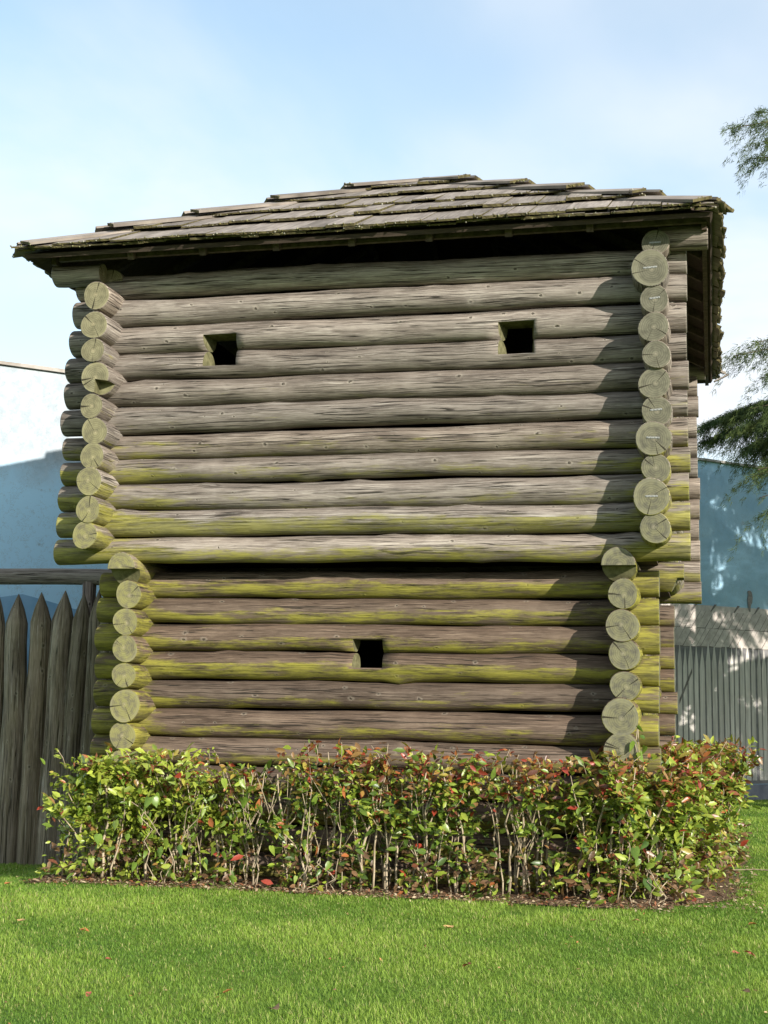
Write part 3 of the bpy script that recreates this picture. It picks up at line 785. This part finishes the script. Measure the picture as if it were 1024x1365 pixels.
# ------------------------------------------------------------------ hedge round the blockhouse
LEAF_V = [(0, 0, 0), (0, .4, -.03), (0, .75, -.03), (0, 1, -.09), (-.20, .30, .05), (-.18, .65, .04), (.20, .30, .05), (.18, .65, .04)]
LEAF_F = [(0, 1, 4), (1, 2, 5, 4), (2, 3, 5), (0, 6, 1), (1, 6, 7, 2), (2, 7, 3)]
GREENS = np.array([(.036, .070, .014), (.072, .122, .020), (.130, .195, .026), (.215, .275, .034), (.30, .35, .05)])
WARMS = np.array([(.34, .055, .03), (.38, .13, .045), (.30, .17, .045), (.36, .29, .06), (.18, .065, .035), (.27, .15, .06)])
def stem_path(r, base, top, n=7, wob=.03):
    pts = []
    for i in range(n):
        f = i/(n-1)
        p = Vector(base).lerp(Vector(top), f)
        q = f**1.6
        p.x = base[0]+(top[0]-base[0])*q; p.y = base[1]+(top[1]-base[1])*q
        if 0 < i < n-1: p += Vector((r.uniform(-wob, wob), r.uniform(-wob, wob), 0))
        pts.append(p)
    return pts
def make_shrub(label, loc, seed, h, rx, ry, n_stems, n_leaf, green_bias, warm, low_fill, group, front=(0, -1)):
    r = rng(seed); R = np.random.default_rng(seed)
    root = thing('hedge_shrub', label, 'shrub', (loc[0], loc[1], float(ground_z(loc[0], loc[1]))), 0, group)
    anchors = []; nodes = []
    for k in range(n_stems):
        a = r.uniform(0, 6.283); q = r.uniform(.03, .14)
        fx = r.random() < .55                         # stems leaning to the sunny outer side of the hedge
        base = (math.cos(a)*q*1.0+r.choice((-.55, -.1, .45))*rx, math.sin(a)*q+front[1]*(ry*.35 if fx else 0), .0)
        tx = base[0]+r.uniform(-.8, .8)*rx*.75; ty = (front[1]*ry*r.uniform(.55, .95) if fx else r.uniform(-.7, .9)*ry)
        txx = tx+(front[0]*rx*r.uniform(.3, .9) if fx else 0)
        hh = h*r.uniform(.72, .99)
        pts = stem_path(r, base, (txx, ty, hh)); r0 = .0055+.010*r.random()**2
        mb = MB(); mb.tube(pts, [r0*(1-.6*i/6) for i in range(7)], 6)
        for fk in range(r.choice((1, 2, 2, 3))):     # forks
            i0 = r.choice((2, 3, 4)); p0 = pts[i0]
            e = p0+Vector((r.uniform(-.2, .2), r.uniform(-.14, .14)+front[1]*.04, r.uniform(.22, .45)))
            e.z = min(e.z, h*.97)
            m1 = p0.lerp(e, .5)+Vector((r.uniform(-.04, .04), r.uniform(-.03, .03), -.02))
            mb.tube([p0, m1, e], [r0*.62, r0*.5, r0*.33], 5)
            nodes += [m1.lerp(e, f) for f in (.6, .8, 1.0)]
        mb.build('stem', M_STEM, root)
        nodes += [pts[6], pts[6], pts[5], pts[5].lerp(pts[6], .5), pts[4]]
        if r.random() < low_fill: nodes += [pts[3], pts[2]]
    nodes = np.array([tuple(p) for p in nodes])
    n_leaf = int(n_leaf*2.25); n1 = int(n_leaf*.62)
    wt = R.pareto(1.6, len(nodes))+.25; wt /= wt.sum()
    P1 = nodes[R.choice(len(nodes), n1, p=wt)]; P1 = P1+R.normal(0, .042, (n1, 3))
    n2 = n_leaf-n1                                    # crown volume, thick at the top, thin lower down
    pz_ = R.random(n2); zc = np.where(pz_ < .60-.15*low_fill, h*(.68+.32*np.sqrt(R.random(n2))), np.where(pz_ < .84-.25*low_fill, h*R.uniform(.02, .36, n2), h*R.uniform(.25, .8, n2)))
    P2 = np.stack([R.uniform(-1, 1, n2)*rx*1.15, R.uniform(-1, 1, n2)*ry, zc], 1)
    # ragged clumping: drop leaves where a coarse lattice noise is low
    key = np.sin(P2[:, 0]*13+seed)+np.sin(P2[:, 2]*11+seed*2.3)+np.sin(P2[:, 1]*12+seed*.7)+R.normal(0, .6, n2)
    P2 = P2[key > -.1]
    shoots = []                                      # a few shoots stand proud of the clipped outline
    for k in range(5):
        q0 = Vector((r.uniform(-1, 1)*rx, r.uniform(-1, .3)*ry, h*.9)); q1 = q0+Vector((r.uniform(-.1, .1)+front[0]*.15, r.uniform(-.1, .02), r.uniform(.08, .2)))
        mb = MB(); mb.tube([q0, q0.lerp(q1, .5)+Vector((.01, 0, .01)), q1], [.004, .0035, .002], 5); mb.build('shoot', M_STEM, root)
        shoots += [tuple(q0.lerp(q1, r.uniform(.2, 1))) for _ in range(9)]
    PS = np.array(shoots)+R.normal(0, .012, (len(shoots), 3))
    n3 = int(n_leaf*.20)                             # low growth and dead leaves caught at the foot
    P3 = np.stack([R.uniform(-1, 1, n3)*rx*1.1, R.uniform(-1.0, .6, n3)*ry, .02+.38*R.random(n3)**1.4], 1)
    k3 = np.sin(P3[:, 0]*10+seed)+np.sin(P3[:, 2]*9+seed*1.3)+R.normal(0, .6, n3); P2 = np.concatenate([P2, P3[k3 > -.4]])
    P = np.concatenate([P1, P2]); P[:, 2] = np.clip(P[:, 2], .02, h*1.06)
    keep = P[:, 2] < h*(.91+.11*np.sin(P[:, 0]*8+seed)+.05*np.sin(P[:, 0]*21+seed*3)+.10*R.random(len(P))); P = np.concatenate([P[keep], PS])
    n = len(P)
    D = R.normal(0, 1, (n, 3))*[.8, .8, .55]+[front[0]*.35, front[1]*.45, .1]; up = R.normal(0, .55, (n, 3))+[front[0]*.4, front[1]*.5, .9]
    L = .044+.080*R.random(n)**1.6
    dead = (P[:, 2] < .32*h) & (R.random(n) < .35)
    cid = np.clip((R.random(n)*3.2+green_bias+.25+(P[:, 2]/h-.5)*.9).astype(int), 0, 4)
    C = GREENS[cid]*R.uniform(.75, 1.25, (n, 1))
    wp = warm*(.35+1.5*np.clip((P[:, 2]/h-.62)/.35, 0, 1))
    isw = R.random(n) < wp; C[isw] = WARMS[R.integers(0, 6, isw.sum())]*R.uniform(.6, 1.15, (isw.sum(), 1))
    C[dead] = np.array((.20, .115, .06))*R.uniform(.5, 1.4, (dead.sum(), 1))
    kind(mass_mesh('foliage', LEAF_V, LEAF_F, frames_from(P, D, up, L), C, M_LEAF, root), 'stuff')
    return root
HG = 'hedge shrubs planted round the blockhouse'
front_labels = [
    ('leafy light green shrub at the hedge end by the palisade', .20, 1.08, 2.3, .12, .9, 1250),
    ('light green shrub beside the palisade end, heart shaped vine leaves over it', .66, 1.10, 2.3, .10, .7, 1050),
    ('green shrub with yellow top leaves below the left loophole', 1.16, 1.13, 1.9, .20, .35, 760),
    ('thin shrub of bare upright twigs beside the gap in the hedge', 1.78, 1.02, .9, .28, .25, 330),
    ('red tipped shrub with many bare tan stems under the lower loophole', 2.34, 1.20, 1.0, .46, .22, 760),
    ('dark green shrub with bronze top leaves right of the lower loophole', 2.92, 1.19, .9, .42, .35, 780),
    ('glossy dark green shrub with one pale branching stem in the hedge', 3.48, 1.17, 1.0, .30, .40, 740),
    ('sparse shrub with forked bare branches and red leaves near the corner', 4.06, 1.15, .9, .50, .25, 480),
    ('shrub under the stacked log ends of the right front corner', 4.64, 1.16, 1.5, .34, .6, 1000),
]
for i, (lab, X, h, gb, wm, lf, nl) in enumerate(front_labels):
    make_shrub(lab, (X, -.27+(.03 if i % 2 else -.03), 0), 900+i*7, h, .36, .30, 13 if i in (3, 4, 5, 7) else 9, nl, gb, wm, lf, HG)
side = [('bushy shrub rounding the right front corner of the blockhouse', 5.18, -.05, 1.18, .34, .36, 1900),
        ('dense red and green shrub against the right wall, next to the corner', 5.42, .75, 1.20, .34, .44, 1800),
        ('red leaved shrub midway along the right wall of the blockhouse', 5.55, 1.65, 1.24, .34, .46, 1600),
        ('shrub along the right wall near the painted pickets', 5.62, 2.6, 1.25, .34, .46, 1500),
        ('last shrub of the hedge at the back of the right wall', 5.62, 3.6, 1.2, .42, .5, 1400)]
for i, (lab, X, Y, h, rx, ry, nl) in enumerate(side):
    make_shrub(lab, (X-.12, Y, 0), 990+i*5, h, rx, ry, 9, nl, 1.7, .36, .95, HG, front=(.6, -.6))

# heart-leaved vine scrambling over the hedge
def heart_mesh(name, seed, col):
    r = rng(seed); mb = MB()
    out = [(0, .0), (.20, -.10), (.40, -.04), (.50, .18), (.44, .42), (.28, .68), (.10, .92), (0, 1.06)]
    pts = out+[(-x, y) for x, y in reversed(out[1:-1])]
    for (x, y) in pts: mb.v.append((x, y, .10*abs(x)-.12*y*y+r.uniform(-.02, .02)))
    mb.v += [(0, .25, -.01), (0, .65, -.06)]
    a, b = len(pts), len(pts)+1
    n = len(pts)
    mid = out.index((.44, .42))
    for i in range(n):
        j = (i+1) % n; y = (pts[i][1]+pts[j][1])/2
        mb.face((i, j, a if y < .45 else b))
    mb.face((4, b, a)); mb.face((n-4, a, b))
    me = mb.mesh(name); ca = me.color_attributes.new('Col', 'FLOAT_COLOR', 'POINT')
    for d in ca.data:
        f = r.uniform(.85, 1.1); d.color = (col[0]*f, col[1]*f, col[2]*f, 1)
    me.materials.append(M_LEAF); return me
HM = [heart_mesh('heart_leaf', 1, (.14, .22, .03)), heart_mesh('heart_leaf', 2, (.21, .28, .04)), heart_mesh('heart_leaf', 3, (.09, .16, .03)), heart_mesh('heart_leaf', 4, (.36, .34, .06))]
def vine(label, pix, seed, Y0):
    r = rng(seed); w = [on_y(px, py, Y0+r.uniform(-.05, .06)) for px, py in pix]
    bx, by = float(np.mean([p[0] for p in w])), Y0+.05
    root = thing('climbing_vine', label, 'vine', (bx, by, float(ground_z(bx, by))))
    gz = root.location.z
    for k in range(4):
        tg = w[r.randrange(len(w))]
        mb = MB(); mb.tube(stem_path(r, (r.uniform(-.15, .15), .0, 0), (tg[0]-bx, tg[1]-by+.02, max(tg[2], .3)), 8, .05), [.004]*8, 5); mb.build('vine_stem', M_STEM, root)
    for p in w:
        o = link('heart_leaf', HM[r.choice((0, 0, 1, 1, 2, 3) if r.random() < .6 else (0, 1, 2))], root)
        o.location = (p[0]-bx, p[1]-by, p[2]-gz)
        sc = r.uniform(.05, .105); o.scale = (sc*r.uniform(.5, .85), sc, sc*r.uniform(.8, 2.2))
        o.rotation_euler = (math.radians(r.uniform(-140, -50)), r.uniform(-.7, .7), r.uniform(-1.0, 1.0))
rv = rng(55)
pix = [(252, 1150), (272, 1145), (307, 1168), (238, 1128), (215, 1108), (187, 1090), (160, 1060), (170, 1112), (300, 1095), (322, 1040), (268, 1060), (207, 1060), (148, 1100), (120, 1075), (230, 1165), (180, 1150), (195, 1135), (152, 1128), (318, 1190), (285, 1130), (258, 1110), (345, 1075), (130, 1040), (175, 1030), (225, 1035)]
vine('vine of pale heart shaped leaves hanging over the hedge end near the palisade', pix+[(rv.uniform(100, 340), rv.uniform(1025, 1150)) for _ in range(26)], 61, -.62)
pix = [(447, 1198), (428, 1160), (425, 1182), (395, 1168), (449, 1200), (362, 1128), (592, 1100), (405, 1120), (440, 1150), (318, 1195)]
vine('few heart shaped leaves low on the red tipped shrubs below the loophole', pix, 62, -.64)
pix = [(842, 1095), (850, 1110), (838, 1118), (856, 1090), (866, 1105), (830, 1085), (846, 1130), (862, 1122), (872, 1090), (858, 1075), (840, 1070), (828, 1105), (852, 1145), (875, 1115), (880, 1140), (868, 1150), (845, 1165), (888, 1165), (905, 1160), (862, 1172)]
vine('clump of pale green heart leaves on the hedge below the corner log ends', pix, 63, -.56)
# young shoot climbing between the log ends
pix = [(850, 968), (856, 980), (846, 990), (860, 995), (853, 1003)]
vine('green shoot growing up between the log ends of the right front corner', pix, 64, -.12)

# bark chips and leaf litter on the soil
R = np.random.default_rng(12); n = 5200
fr = R.random(n) < .72
LX = np.where(fr, R.uniform(-.3, 5.3, n), R.uniform(5.0, 6.0, n)); LY = np.where(fr, R.uniform(-.74, -.35, n), R.uniform(-.6, 4.4, n))
P = np.stack([LX, LY, ground_z(LX, LY)+R.uniform(.014, .04, n)], 1)
C = np.array([(.26, .17, .105), (.38, .27, .17), (.16, .10, .06), (.30, .12, .06), (.48, .38, .25)])[R.integers(0, 5, n)]*R.uniform(.6, 1.2, (n, 1))
kind(mass_mesh('leaf_litter', LEAF_V, LEAF_F, frames_from(P, R.normal(0, 1, (n, 3))*[1, 1, .25], R.normal(0, .35, (n, 3))+[0, 0, 1], R.uniform(.015, .05, n)), C, M_DRY), 'stuff')

# ------------------------------------------------------------------ lawn
R = np.random.default_rng(4)
def px_of(P):
    v = P-CAM; z = v @ _F
    return 512+FPX*(v @ _R)/z, 682.5-FPX*(v @ _U)/z, z
def sample(n, x0, x1, y0, y1): return np.stack([R.uniform(x0, x1, n), R.uniform(y0, y1, n), np.zeros(n)], 1)
cand = np.concatenate([sample(950000, -4, 9.5, -6.6, 2.2), sample(140000, 5.4, 11, 2.2, 14), sample(20000, -4.5, -.3, 2.0, 3.2)])
cand[:, 2] = ground_z(cand[:, 0], cand[:, 1])
X, Y = cand[:, 0], cand[:, 1]
pxx, pyy, pz = px_of(cand)
ok = (pxx > -230) & (pxx < 1260) & (pyy < 1500)
inner = (pxx > -20) & (pxx < 1044) & (pyy < 1390)
ok &= inner | (R.random(len(X)) < .35)
wob = .09*np.sin(X*5.3)+.06*np.sin(X*13+1)+.05*np.sin(X*31)+.05*np.sin(Y*9)
bed = (X > -.30+wob) & (X < 5.25) & (Y > -.60+wob) | (X > 4.0) & (X < 5.85+wob+.04*(Y > .3)) & (Y > -.45+wob+(X-5.1)*.9) & (Y < 4.6)
ok &= ~bed | (R.random(len(X)) < np.where((Y < -.52) | (X > 5.6), .14, .012))
ok &= ~((X > .1) & (X < 5.1) & (Y > .1))
ok &= (X-WA.x)*WD.y-(Y-WA.y)*WD.x > .08
P = cand[ok]; X, Y = P[:, 0], P[:, 1]; n = len(P)
dist = px_of(P)[2]
az = R.uniform(0, 6.283, n); lean = np.abs(R.normal(.0, .5, n))+.12
patch = np.sin(X*2.1+1.3*np.sin(Y*1.7))+np.sin(Y*2.9+X*1.1)+.6*np.sin(X*6.3-Y*4.1)+.5*np.sin(X*13+Y*9)+R.normal(0, .7, n)
hgt = R.uniform(.016, .040, n)*(1+.12*patch); hgt = np.clip(hgt, .012, .07)
wid = R.uniform(.0022, .0042, n)*np.clip(dist/9, .9, 2.0)
BL_V = [(-.5, 0, 0), (.5, 0, 0), (.38, .55, .10), (-.38, .55, .10), (0, 1, .32)]
BL_F = [(0, 1, 2, 3), (3, 2, 4)]
D = np.stack([np.cos(az)*np.sin(lean), np.sin(az)*np.sin(lean), np.cos(lean)], 1); UP = np.stack([np.cos(az), np.sin(az), np.zeros(n)], 1)
FRM = frames_from(P, D, UP, np.stack([wid, hgt, hgt], 1))
g0, g1, g2 = np.array((.14, .25, .032)), np.array((.28, .40, .06)), np.array((.46, .43, .17))
tt = np.clip(.5+.26*patch, 0, 1)[:, None]
C = g0*(1-tt)+g1*tt; dry = R.random(n) < .07+.05*(patch > 1); C[dry] = g2*R.uniform(.8, 1.3, (dry.sum(), 1))
C *= R.uniform(.75, 1.2, (n, 1))
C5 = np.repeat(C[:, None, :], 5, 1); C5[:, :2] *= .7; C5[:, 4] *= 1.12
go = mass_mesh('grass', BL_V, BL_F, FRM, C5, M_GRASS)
kind(go, 'stuff'); go['label'] = 'short bright green lawn grass around the blockhouse'; go['category'] = 'grass'

nc = 420; CX_ = R.uniform(-2, 8, nc); CY_ = R.uniform(-6.5, .2, nc)
PC = np.stack([CX_, CY_, ground_z(CX_, CY_)+R.uniform(.018, .03, nc)], 1); sel = ~((CX_ > -.3) & (CX_ < 5.9) & (CY_ > -.7)); PC = PC[sel]; nc = len(PC)
CC = np.array([(.34, .21, .10), (.42, .30, .16), (.22, .12, .07), (.40, .17, .07)])[R.integers(0, 4, nc)]*R.uniform(.7, 1.2, (nc, 1))
kind(mass_mesh('leaf_crumbs', LEAF_V, LEAF_F, frames_from(PC, R.normal(0, 1, (nc, 3))*[1, 1, .2], R.normal(0, .3, (nc, 3))+[0, 0, 1], R.uniform(.012, .034, nc)), CC, M_DRY), 'stuff')
# fallen leaves lying on the lawn
def fallen(px, py, col, size, label, seed, group=None):
    r = rng(seed); p = on_ground(px, py); mb = MB()
    out = [(0, -.5), (.22, -.34), (.40, -.05), (.33, .25), (.14, .42), (0, .58), (-.16, .40), (-.36, .22), (-.38, -.08), (-.2, -.36)]
    k1, k2 = r.uniform(-.5, .5), r.uniform(.2, .7)
    for (x, y) in out: mb.v.append((x*.8, y, k2*x*x*1.6+k1*y*y+r.uniform(-.05, .05)))
    mb.v.append((0, -.1, -.05)); mb.v.append((0, .2, -.04))
    n = len(out)
    for i in range(n): mb.face((i, (i+1) % n, n if (out[i][1]+out[(i+1) % n][1]) < .1 else n+1))
    mb.face((2, n+1, n)); mb.face((8, n, n+1)) if False else None
    me = mb.mesh('fallen_leaf'); ca = me.color_attributes.new('Col', 'FLOAT_COLOR', 'POINT')
    for d in ca.data: f = r.uniform(.7, 1.15); d.color = (col[0]*f, col[1]*f, col[2]*f, 1)
    me.materials.append(M_DRY)
    o = link('fallen_leaf', me, None, (p[0], p[1], float(ground_z(p[0], p[1]))+.036))
    o.scale = (size,)*3; o.rotation_euler = (r.uniform(-.2, .45), r.uniform(-.3, .3), r.uniform(0, 6.28))
    tag(o, label, 'leaf', group or 'fallen leaves on the lawn')
TAN, RED, ORG, BRN = (.55, .34, .15), (.36, .11, .07), (.48, .19, .06), (.24, .15, .09)
for i, (px, py, col, sz, lab) in enumerate([
    (597, 1243, TAN, .095, 'large tan fallen leaf on open lawn before the hedge'),
    (622, 1294, RED, .075, 'small reddish fallen leaf in front of the tan one'),
    (1003, 1238, ORG, .075, 'single orange fallen leaf on the lawn beyond the red pair'),
    (1000, 1278, RED, .09, 'larger red leaf of two lying together on the lawn'), (981, 1278, RED, .065, 'smaller red leaf of two lying together on the lawn'),
    (303, 1330, ORG, .06, 'small bright orange leaf alone on the lawn'),
    (112, 1247, ORG, .07, 'orange brown leaf on the lawn near the palisade side'),
    (28, 1234, TAN, .07, 'pale tan leaf on the lawn near the palisade side'),
    (10, 1180, ORG, .085, 'orange leaf at the shaded foot of the palisade'),
    (365, 1352, BRN, .10, 'curled brown dead leaf lying on the lawn'),
    (994, 1330, BRN, .075, 'small dark brown leaf lying in short grass'),
    (918, 1213, TAN, .07, 'tan leaf close to the bare soil by the corner shrub'),
    (847, 1233, TAN, .06, 'small faded leaf on the lawn before the corner shrub'), (791, 1233, TAN, .05, 'tiny faded leaf on the lawn before the corner shrub'),
    (118, 1335, RED, .055, 'small dull red leaf in the grass'), (145, 1286, RED, .05, 'tiny dull red leaf in the grass')]):
    fallen(px, py, col, sz, lab, 70+i)
# long dry stick poking out of the hedge on the right
p0, p1 = on_ground(952, 1166), on_ground(1090, 1176)
mb = MB(); mb.tube([Vector(p0).lerp(Vector(p1), f)+Vector((0, 0, .03+.05*math.sin(f*3))) for f in (0, .2, .4, .6, .8, 1)], [.007, .007, .006, .006, .005, .004], 6)
tag(mb.build('dry_stick', M_STEM), 'long pale dry stick lying on the grass beside the soil bed', 'stick')

# ------------------------------------------------------------------ cedar on the right
def cam_pt(cx, cy, z):                             # camera-relative ground position (right, forward) -> world
    fh = Vector((_F[0], _F[1])).normalized(); rh = Vector((fh.y, -fh.x))
    return Vector((CAM[0]+rh.x*cx+fh.x*cy, CAM[1]+rh.y*cx+fh.y*cy, z))
TR = cam_pt(9.5, 19.5, 0)
CT = thing('cedar_tree', 'tall cedar with drooping feathery branches in front of the painted wall', 'tree', TR)
mb = MB(); mb.tube([(0.06*math.sin(i), .05*math.cos(i*1.3), -.1+i*1.15) for i in range(12)], [.34-.026*i for i in range(12)], 14); mb.build('trunk', M_BARK, CT)
rt = rng(404); limbs = []
def pix_target(px, py, depth):                     # point on the pixel's ray at a given forward distance
    d = ray(px, py); fh = np.array([_F[0], _F[1], 0]); fh /= np.linalg.norm(fh); t_ = depth/(d @ fh); return Vector(CAM+t_*d)-TR
seen = [((970, 172), 17.6, .9), ((1000, 212), 18.0, 1.0), ((1008, 150), 17.2, 1.3), ((1018, 188), 17.4, 1.1), ((980, 474), 17.6, .9), ((1000, 545), 18.0, .6), ((1018, 500), 17.0, .7), ((1010, 456), 17.2, 1.0),
        ((940, 568), 21.6, 2.6), ((945, 588), 21.9, 2.0), ((965, 558), 21.4, 2.8), ((985, 575), 21.0, 2.8), ((1002, 596), 20.8, 3.0), ((1012, 562), 20.9, 3.0), ((1022, 605), 20.8, 2.6), ((1002, 636), 17.4, .7), ((1012, 664), 17.8, .6), ((1022, 684), 17.1, .7), ((1010, 626), 17.0, .9)]
for (pq, dep, dens) in seen:
    e = pix_target(*pq, dep); limbs.append((e, dens))
for k in range(95):
    zt = rt.uniform(2.6, 11.5); a = rt.uniform(0, 6.283); L = (1-max(0, zt-3)/11)*rt.uniform(3.2, 5.0)
    e = Vector((math.cos(a)*L, math.sin(a)*L, zt))
    w_ = TR+e; q = px_of(np.array([[w_.x, w_.y, w_.z]]))
    if q[0][0] < 1065: continue                    # the photograph shows clear air there
    limbs.append((e, 1.1))
n_seen = len(limbs)-0
for k in range(34):                                # limbs on the sunny side of the painted wall: they dapple it
    w_ = Vector((5.0+rt.uniform(-.6, 2.6), 0, rt.uniform(.2, 5.9))); w_.y = 12.55+(w_.x-5.0)*.97
    e = w_+to_sun*rt.uniform(3.6, 8.5)-TR
    if math.hypot(e.x, e.y) > 5.6 or e.z < 1.2 or math.hypot(e.x, e.y) < .8: continue
    v_ = TR+e
    if px_of(np.array([[v_.x, v_.y, v_.z]]))[0][0] < 1090: continue
    limbs.append((e, .8))
npos, ndir, ncol, nsc = [], [], [], []
Rn = np.random.default_rng(9)
for li, (e, dens) in enumerate(limbs):
    L = math.hypot(e.x, e.y); z0 = e.z+.10*L*rt.uniform(.2, 1.2); z0 = max(z0, 1.5)
    pts = []
    for i in range(9):
        f = i/8; pts.append(Vector((e.x*f, e.y*f, z0+(e.z-z0)*f**1.5+.10*L*math.sin(math.pi*f)*.6)))
    mb = MB(); mb.tube(pts, [.032*(1-.85*i/8)*(L/4.5) for i in range(9)], 6); mb.build('limb', M_BARK, CT)
    side_v = Vector((-e.y, e.x, 0)).normalized(); fw = Vector((e.x, e.y, 0)).normalized()
    nb = int((85 if li < len(seen) else 60)*dens*L/4.5)
    for b in range(nb):
        f = 1-abs(rt.uniform(0, 1))**1.1*.78; i = min(int(f*8), 7); p = pts[i].lerp(pts[i+1], f*8-i)
        s_ = rt.choice((-1, 1)); bl = (.16+.75*rt.random()**1.8)*(1.12-f*.5)
        dv = (side_v*s_*rt.uniform(.35, 1)+fw*rt.uniform(.35, 1.0)).normalized()
        dr = rt.uniform(.35, 1.3)
        tw = [p+dv*bl*q+Vector((0, 0, -bl*dr*q*q)) for q in (0, .25, .5, .75, 1)]
        kk = int(((13 if seen[li][1] < 19 else 22) if li < len(seen) else 15)*bl/.5)
        for c in range(kk):
            q = (c+rt.random())/kk; j = min(int(q*4), 3); w_ = tw[j].lerp(tw[j+1], q*4-j)
            for _ in range(9):
                npos.append((w_.x, w_.y, w_.z)); ndir.append((dv.x*.8, dv.y*.8, -.25-.8*q))
        ncol += [(rt.random())]*(kk*9); nsc += [1.0 if li < len(seen) else 2.3]*(kk*9)
NP, ND, NC = np.array(npos), np.array(ndir), np.array(ncol); n = len(NP)
NP = NP+Rn.normal(0, .022, (n, 3)); ND = ND+Rn.normal(0, .5, (n, 3))
NEV = [(-.5, 0, 0), (.5, 0, 0), (0, 1, 0)]
sz = np.stack([Rn.uniform(.006, .010, n), Rn.uniform(.045, .095, n), np.ones(n)], 1)*np.array(nsc)[:, None]
c0, c1 = np.array((.030, .060, .020)), np.array((.115, .145, .040))
C = c0+(c1-c0)*(NC[:, None]*.8+.2*Rn.random((n, 1)))
kind(mass_mesh('crown', NEV, [(0, 1, 2)], frames_from(NP, ND, Rn.normal(0, 1, (n, 3)), sz), C, M_NEEDLE, CT), 'stuff')
print('needles', n, 'grass', len(P))
